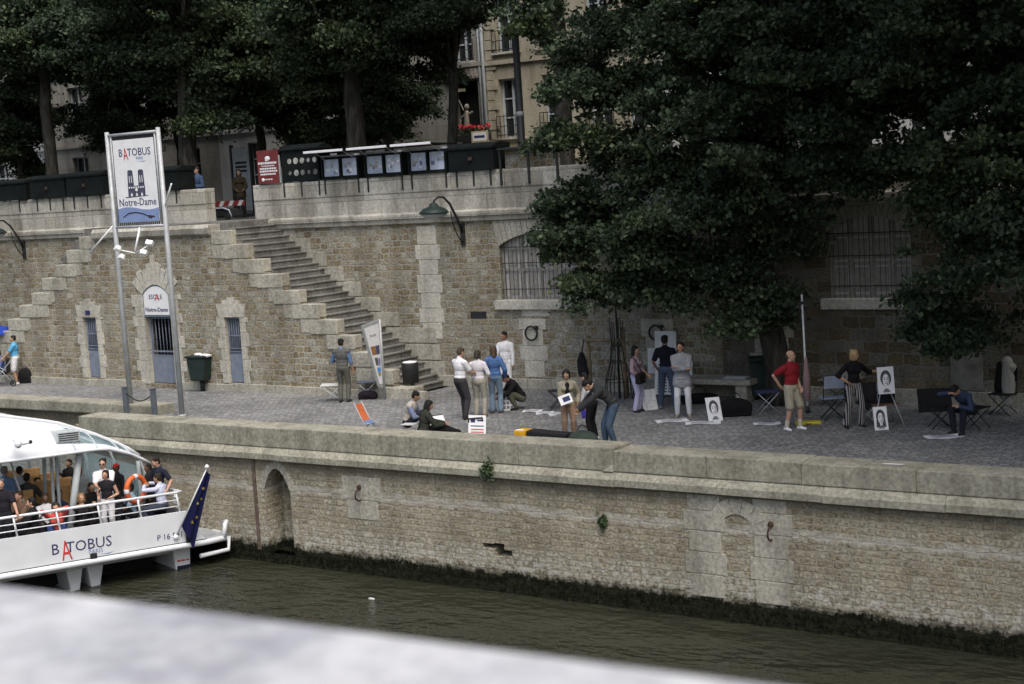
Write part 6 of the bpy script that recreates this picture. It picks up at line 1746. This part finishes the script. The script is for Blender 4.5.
# rounded cabin: ribs, side glass, roof
prof = [(3.5+.0, 3.18)]
half_prof = [(0.04, 3.2), (1.37, 2.9), (2.3, 2.52), (2.9, 2.22), (3.41, 1.91), (3.55, 1.55), (3.58, .8)]
def sect(y):
    s_ = max(.3, (xr(y)-.0-CXB)/(xr(1.9)-CXB))
    return [(CXB+q*x*s_, y, z) for q, pts in ((-1, half_prof[::-1]), (1, half_prof)) for (x, z) in pts]
Y0 = 2.0
for i in range(6):
    y = Y0+i*1.45
    b = MB(); b.tube(sect(y), .045, 6); b.build('cabin_rib', m_frame, boat)
sA = [sect(Y0+i*1.45) for i in range(6)]
n = len(sA[0])
for i in range(5):
    for ks in (list(range(0, 5)), list(range(n-6, n-1))):
        b = MB(); va, vb_ = b.verts(sA[i]), b.verts(sA[i+1])
        for k in ks: b._f([va[k], vb_[k], vb_[k+1], va[k+1]], True)
        b.build('side_pane', m_bglass, boat)
# white roof: crown of the cabin sections, and a visor that dips forward over the stern deck
b = MB(); th = .06
rows = []
eave = [(-3.30+CXB*0, 0)]
def roofrow(y, dz, kx=1., sc=1.):
    s_ = max(.3, (xr(max(y, Y0))-CXB)/(xr(1.9)-CXB))
    pts = []
    for j in range(-8, 9):
        x = j/8*1.45*kx
        ax = abs(x); z = np.interp(ax, [p[0] for p in half_prof], [p[1] for p in half_prof])
        pts.append((CXB+x*s_, y, float(z)+dz))
    return pts
R0 = [roofrow(y, .05) for y in (Y0+7.25, Y0+5, Y0+2.5, Y0)]
vr = [b.verts(r_) for r_ in R0]; vr2 = [b.verts([(p[0], p[1], p[2]-th) for p in r_]) for r_ in R0]
for i in range(3):
    for k in range(16): b._f([vr[i][k], vr[i+1][k], vr[i+1][k+1], vr[i][k+1]], True); b._f([vr2[i][k], vr2[i][k+1], vr2[i+1][k+1], vr2[i+1][k]], True)
b.build('roof', m_hull, boat)
# visor
b = MB()
def vis(k):
    # k=0 at the cabin arch, k=1 at the eave; arch points in x, eave lower
    pts = []
    for j in range(-12, 13):
        x = j/12*3.43; ax = abs(x)
        zt_ = float(np.interp(ax, [p[0] for p in half_prof], [p[1] for p in half_prof]))+.06
        ze = float(np.interp(ax, [0, 1.9, 2.3, 2.9, 3.2, 3.43], [2.36, 2.37, 2.33, 2.12, 1.95, 1.80]))
        y = Y0-.02-1.05*k*(1-.35*(ax/3.43)**2)
        pts.append((CXB+x, y, zt_+(ze-zt_)*k+.18*math.sin(math.pi*k)*(1-ax/3.6)))
    return pts
rw_ = [vis(k/5) for k in range(6)]
vr = [b.verts(r_) for r_ in rw_]; v2 = [b.verts([(p[0], p[1]+.03, p[2]-.05) for p in r_]) for r_ in rw_]
for i in range(5):
    for k in range(24):
        ax = abs(-12+k+.5)/12*3.43
        if ax < 1.45 or i == 0 or i == 4 :
            b._f([vr[i][k], vr[i][k+1], vr[i+1][k+1], vr[i+1][k]], True); b._f([v2[i][k], v2[i+1][k], v2[i+1][k+1], v2[i][k+1]], True)
for k in range(24): b._f([vr[5][k], vr[5][k+1], v2[5][k+1], v2[5][k]])
b.build('visor', m_hull, boat)
b = MB()
for i in range(1, 4):
    for k in range(24):
        ax = abs(-12+k+.5)/12*3.43
        if ax >= 1.45: b._f(b.verts([rw_[i][k], rw_[i][k+1], rw_[i+1][k+1], rw_[i+1][k]]), True)
b.build('visor_glass', m_bglass, boat)
b = MB(); b.tube([(p[0], p[1]-.01, p[2]) for p in rw_[5]], .04, 6); b.tube([(p[0], p[1], p[2]+.02) for p in rw_[0]], .05, 6); b.build('visor_edge', m_hull, boat)
for jx in (1.5, 2.0, 2.45, 2.9):
    for sgn in (-1, 1):
        col_ = [rw_[i_][min(24, max(0, int(round(12+sgn*jx/3.43*12))))] for i_ in range(6)]
        b = MB(); b.tube([(p_[0], p_[1]-.01, p_[2]) for p_ in col_], .022, 6); b.build('visor_rib', m_frame, boat)
# end post at the right, window posts between deck and eave
for (pxt, pyt, pxb, pyb, r_, t_) in ((138, 461, 141, 497, .05, 1.7), (80, 448, 70, 530, .085, 1.3), (56, 452, 60, 512, .045, 1.9), (51, 458, 54, 508, .04, 1.9), (10, 460, 23, 500, .025, 1.9), (44, 455, 46, 520, .05, 2.6)):
    p0, p1 = bat(pxt, pyt, t_), bat(pxb, pyb, t_)
    p1 = p0+(p1-p0)*((p0.z-.34)/(p0.z-p1.z)) if p1.z > .34 else p1
    b = MB(); b.tube([p0, p1], r_, 8); b.build('cabin_post', m_frame, boat)
# rear glass screen right part
b = MB(); p0, p1, p2, p3 = bat(84, 450, 2.02), bat(138, 466, 2.02), bat(141, 497, 2.02), bat(84, 512, 2.02); b.prism([(p.x, p.z) for p in (p0, p1, p2, p3)], 2.02, 2.035); b.build('rear_glass', m_bglass, boat)
# roof fittings: vent grille and a white camera
p = bat(66, 437, 1.2)
b = MB(); b.box(p.x-.25, p.y-.05, p.z-.12, p.x+.33, p.y+.35, p.z+.14, bev=.03); v_ = b.build('vent_box', m_frame, boat)
b = MB()
for i in range(4): b.box(p.x-.2, p.y-.056, p.z-.08+i*.05, p.x+.28, p.y-.051, p.z-.055+i*.05)
b.build('vent_slats', m_iron, v_)
p = bat(18, 444, .75)
b = MB(); b.ell(p, (.09, .1, .1)); b.cyl(p, p+Vector((0, .25, .05)), .03); b.cyl(p+Vector((.08, -.05, .0)), p+Vector((.22, -.12, .03)), .035, n=8); c_ = b.build('camera', m_hull, boat)
b = MB(); b.ell(p+Vector((.24, -.13, .035)), (.045, .045, .045)); b.build('lens', m_iron, c_)
# seats in rows
for r_ in range(4):
    for i, x in enumerate((-6.2, -5.7, -5.2, -4.7, -3.9, -3.4, -2.9, -2.0, -1.5, -1.0)):
        if x > xr(3.0+r_)-(1.0 if r_ else 1.6): continue
        y = 2.25+r_*1.05
        b = MB(); b.box(x-.22, y-.04, .72, x+.22, y+.02, 1.42, bev=.03); b.box(x-.22, y+.021, .72, x+.22, y+.45, .80, bev=.02); b.box(x-.05, y+.1, .34, x+.05, y+.2, .719)
        b.build('seat', m_seat, boat)
# lifebuoy hung on the side of the stern deck
p = bat(136, 489, .9)
q = BM @ p
o = empty('lifebuoy', q, PHI+R(20), 'orange lifebuoy hung beside the cabin post on the boat', 'lifebuoy')
b = MB(); b.torus((0, 0, 0), .30, .065, 'y', n=28, m=8, M=Matrix.Rotation(R(55), 4, 'Z')); b.build('ring', plain('orange_plastic', (.62, .13, .035), .5, .08), o)
b = MB()
for a_ in (0, 90, 180, 270): b.torus((0, 0, 0), .30, .069, 'y', n=4, m=8, a0=R(a_-9), a1=R(a_+9), M=Matrix.Rotation(R(55), 4, 'Z'))
b.build('bands', m_hull, o)
# ensign: blue flag with gold stars hanging from a raked staff
f0 = bat(176, 537, -.06); f1 = bat(207, 468, -.75)
fw0, fw1 = BM @ f0, BM @ f1
o = empty('ensign', fw0, 0, 'dark blue flag with gold stars hanging from a raked staff at the stern', 'flag')
ax = fw1-fw0
b = MB(); b.tube([(0, 0, 0), ax], [.022, .016], 8); b.ell((0, 0, 0), (.07, .07, .06)); b.build('staff', m_hull, o)
b = MB(); b.ell(ax+Vector((0, 0, .03)), (.055, .055, .055)); b.build('ball', m_hull, o)
b = MB(); nu, nv = 10, 14
def fl(u, v):
    a_ = ax*(.16+.80*v); w = .52*u*(1.05-.75*v**1.1)
    fold = .05*math.sin(u*9+v*2)*u
    return a_+bx2*(w*.50)+bey*(fold-.03)+Vector((0, 0, -w*(.55+.55*(1-v))))
g_ = [[b.verts([fl(i/nu, j/nv)])[0] for j in range(nv+1)] for i in range(nu+1)]
for i in range(nu):
    for j in range(nv): b._f([g_[i][j], g_[i+1][j], g_[i+1][j+1], g_[i][j+1]], True)
b.build('flag_cloth', cloth((.012, .014, .06)), o)
b = MB()
for (u, v) in ((.45, .22), (.7, .35), (.4, .5), (.75, .62), (.5, .75)):
    c_ = fl(u, v)-bey*.012
    pts = []
    for k in range(10):
        r_ = .05 if k % 2 == 0 else .021; a_ = math.pi/2+k*math.pi/5
        pts.append(c_+bx2*(r_*math.cos(a_))+Vector((0, 0, r_*math.sin(a_))))
    b._f(b.verts(pts))
b.build('stars', plain('gold_print', (.26, .21, .05), .6), o)

# -------------------------------------------------- passengers
GB = 'passengers on the boat'
def pax(label, px, py, t, a, sit=False, deck=.34, **kw):
    """px, py = top of the head in the photo, t = distance from the transom"""
    p = bat(px, py, t)
    h_ = p.z-deck
    kw.setdefault('detail', t < 1.6)
    base = BM @ Vector((p.x, t, deck))
    if sit:
        hh = kw.pop('h', 1.7); sc = hh/1.75
        kw.setdefault('pelvis', (0, .12, max(.25, h_/sc-.80))); 
        kw.setdefault('fL', (.12, -.32, 0)); kw.setdefault('fR', (-.12, -.32, 0)); kw.setdefault('L', (.14, -.3, kw['pelvis'][2]+.16)); kw.setdefault('Rr', (-.14, -.3, kw['pelvis'][2]+.16))
    else: hh = kw.pop('h', max(1.5, min(1.88, h_)))
    return person(label, base, a, hh, group=GB, **kw)
pax('stout grey haired man in a black polo shirt leaning at the boat rail', 4, 489, .45, 20, fat=1.15, sk='l', hair=(.10, .095, .09), top=(.018, .017, .022), ts='short', bot=(.02, .02, .025), L=(.30, -.36, .95), sit=False, h=1.72)
pax('man in a black suit jacket sitting in profile at the boat rail', 28, 498, .5, -75, True, sk='l', hair=BLK, top=(.014, .014, .017), ts='jacket', bot=(.02, .02, .022))
pax('woman in a coral red top and blue jeans crouching at the boat rail', 57, 504, .45, 15, True, fem=True, sk='l', hair=DBR, hs='bob', top=(.55, .09, .075), ts='half', bot=(.05, .08, .22), L=(.1, -.28, .95), Rr=(-.12, -.28, .9), lean=8)
pax('blonde woman in a black sleeveless dress with forearms on the boat rail', 84, 494, .5, 30, True, h=1.66, fem=True, sk='t', hair=(.24, .14, .06), hs='bob', top=(.014, .013, .015), ts='vest', bot=(.014, .013, .015), bs='skirt', L=(.22, -.32, .98), Rr=(-.16, -.36, .98), eL=(.8, .1, 0), eR=(-.8, .1, 0))
pax('man in a white T-shirt and sunglasses hugging the person before him', 106, 471, 1.0, 5, sk='l', hair=DBR, top=(.72, .72, .74), ts='short', bot=(.5, .5, .52), L=(-.02, -.36, 1.12), Rr=(.02, -.34, 1.06), eL=(.8, -.2, -.3), eR=(-.8, -.2, -.3), glasses=True, h=1.8)
pax('dark haired young person in white trousers held by the man in sunglasses', 108.5, 482, .62, -10, sk='l', hair=BLK, hs='bob', top=(.016, .016, .02), ts='vest', bot=(.66, .66, .68), L=(.14, -.16, 1.05), Rr=(-.16, -.16, 1.05), h=1.58)
pax('man in a grey T-shirt and red cap standing inside the boat cabin', 82, 478, 1.9, 10, sk='d', hair=BLK, top=(.22, .24, .24), ts='short', bot=(.03, .03, .04), cap=(.30, .02, .02))
pax('person in black with a red cap behind the man in sunglasses', 119, 477, 1.8, -30, sk='d', hair=BLK, top=(.016, .016, .018), ts='long', bot=(.02, .02, .02), cap=(.35, .03, .03))
pax('dark haired man in a navy T-shirt standing at the stern corner rail of the boat', 160, 456.5, .8, -35, sk='l', hair=DBR, top=(.016, .02, .035), ts='short', bot=(.02, .02, .025), L=(.40, -.12, .98), Rr=(-.22, -.25, 1.0), hp=22, hy=-25)
pax('man in a pale lilac shirt sitting in profile near the boat stern', 158, 473, .55, -110, True, sk='t', hair=DBR, top=(.50, .52, .66), ts='long', bot=(.05, .06, .09), lean=6, L=(.12, -.28, 1.1), Rr=(-.12, -.28, 1.12), hp=5)
pax('person with very dark hair behind the seated man in lilac', 151, 474, 1.2, -60, sk='d', hair=BLK, top=(.02, .02, .02), ts='jacket', bot=(.02, .02, .02))
pax('grey haired man in a blue shirt seen from behind in the boat cabin', 7, 466, 2.6, 170, sk='l', hair=GRY, top=(.13, .22, .38), ts='long', bot=(.05, .05, .06))
pax('dark haired passenger in white seen from behind in the boat cabin', 22, 466, 2.8, 160, sk='m', hair=BLK, top=(.60, .62, .66), ts='short', bot=(.05, .05, .06))
pax('passenger in dark grey sitting between the cabin seats', 31, 472, 2.6, 175, True, sk='m', hair=BLK, top=(.05, .055, .05), ts='jacket', bot=(.05, .05, .06))
pax('passenger in dark blue by the window posts of the cabin', 64, 490, 2.2, 150, True, sk='t', hair=BLK, top=(.03, .05, .10), ts='long', bot=(.03, .03, .04))
pax('passenger with a dark jacket deep in the cabin behind the posts', 72, 475, 3.4, -20, sk='t', hair=DBR, top=(.02, .02, .022), ts='jacket', bot=(.03, .03, .04))
pax('passenger in a pale blue shirt deep in the cabin near the right window', 127, 486, 1.6, -60, True, sk='d', hair=BLK, top=(.25, .38, .48), ts='short', bot=(.03, .03, .04))
pax('passenger in black between the blonde woman and the couple', 95, 483, 1.6, 40, True, sk='m', hair=BLK, top=(.014, .014, .016), ts='jacket', bot=(.02, .02, .022))

for (lb, px, py, t_, a_, tp) in (('passenger in olive deep in the cabin left of the twin posts', 40, 478, 3.6, 30, (.10, .10, .06)), ('passenger in pale grey deep in the cabin right of the twin posts', 60, 474, 4.2, 10, (.40, .42, .44)), ('passenger in rust red behind the thick pale cabin post', 76, 484, 3.0, -40, (.25, .06, .04)),
                             ('passenger in teal at the far side of the cabin behind the couple', 99, 473, 3.2, 160, (.06, .20, .24)), ('passenger in charcoal at the right rear of the cabin', 131, 479, 2.6, -100, (.05, .05, .06)), ('passenger in white low behind the woman in coral', 47, 494, 1.3, 20, (.62, .62, .65)), ('passenger in brown low behind the man in a black suit', 17, 492, 1.4, -30, (.14, .09, .06))):
    pax(lb, px, py, t_, a_, True, sk='tlmd'[px % 4], hair=[BLK, DBR, BRN][px % 3], top=tp, ts='short' if px % 2 else 'long', bot=(.03, .03, .04), detail=False)
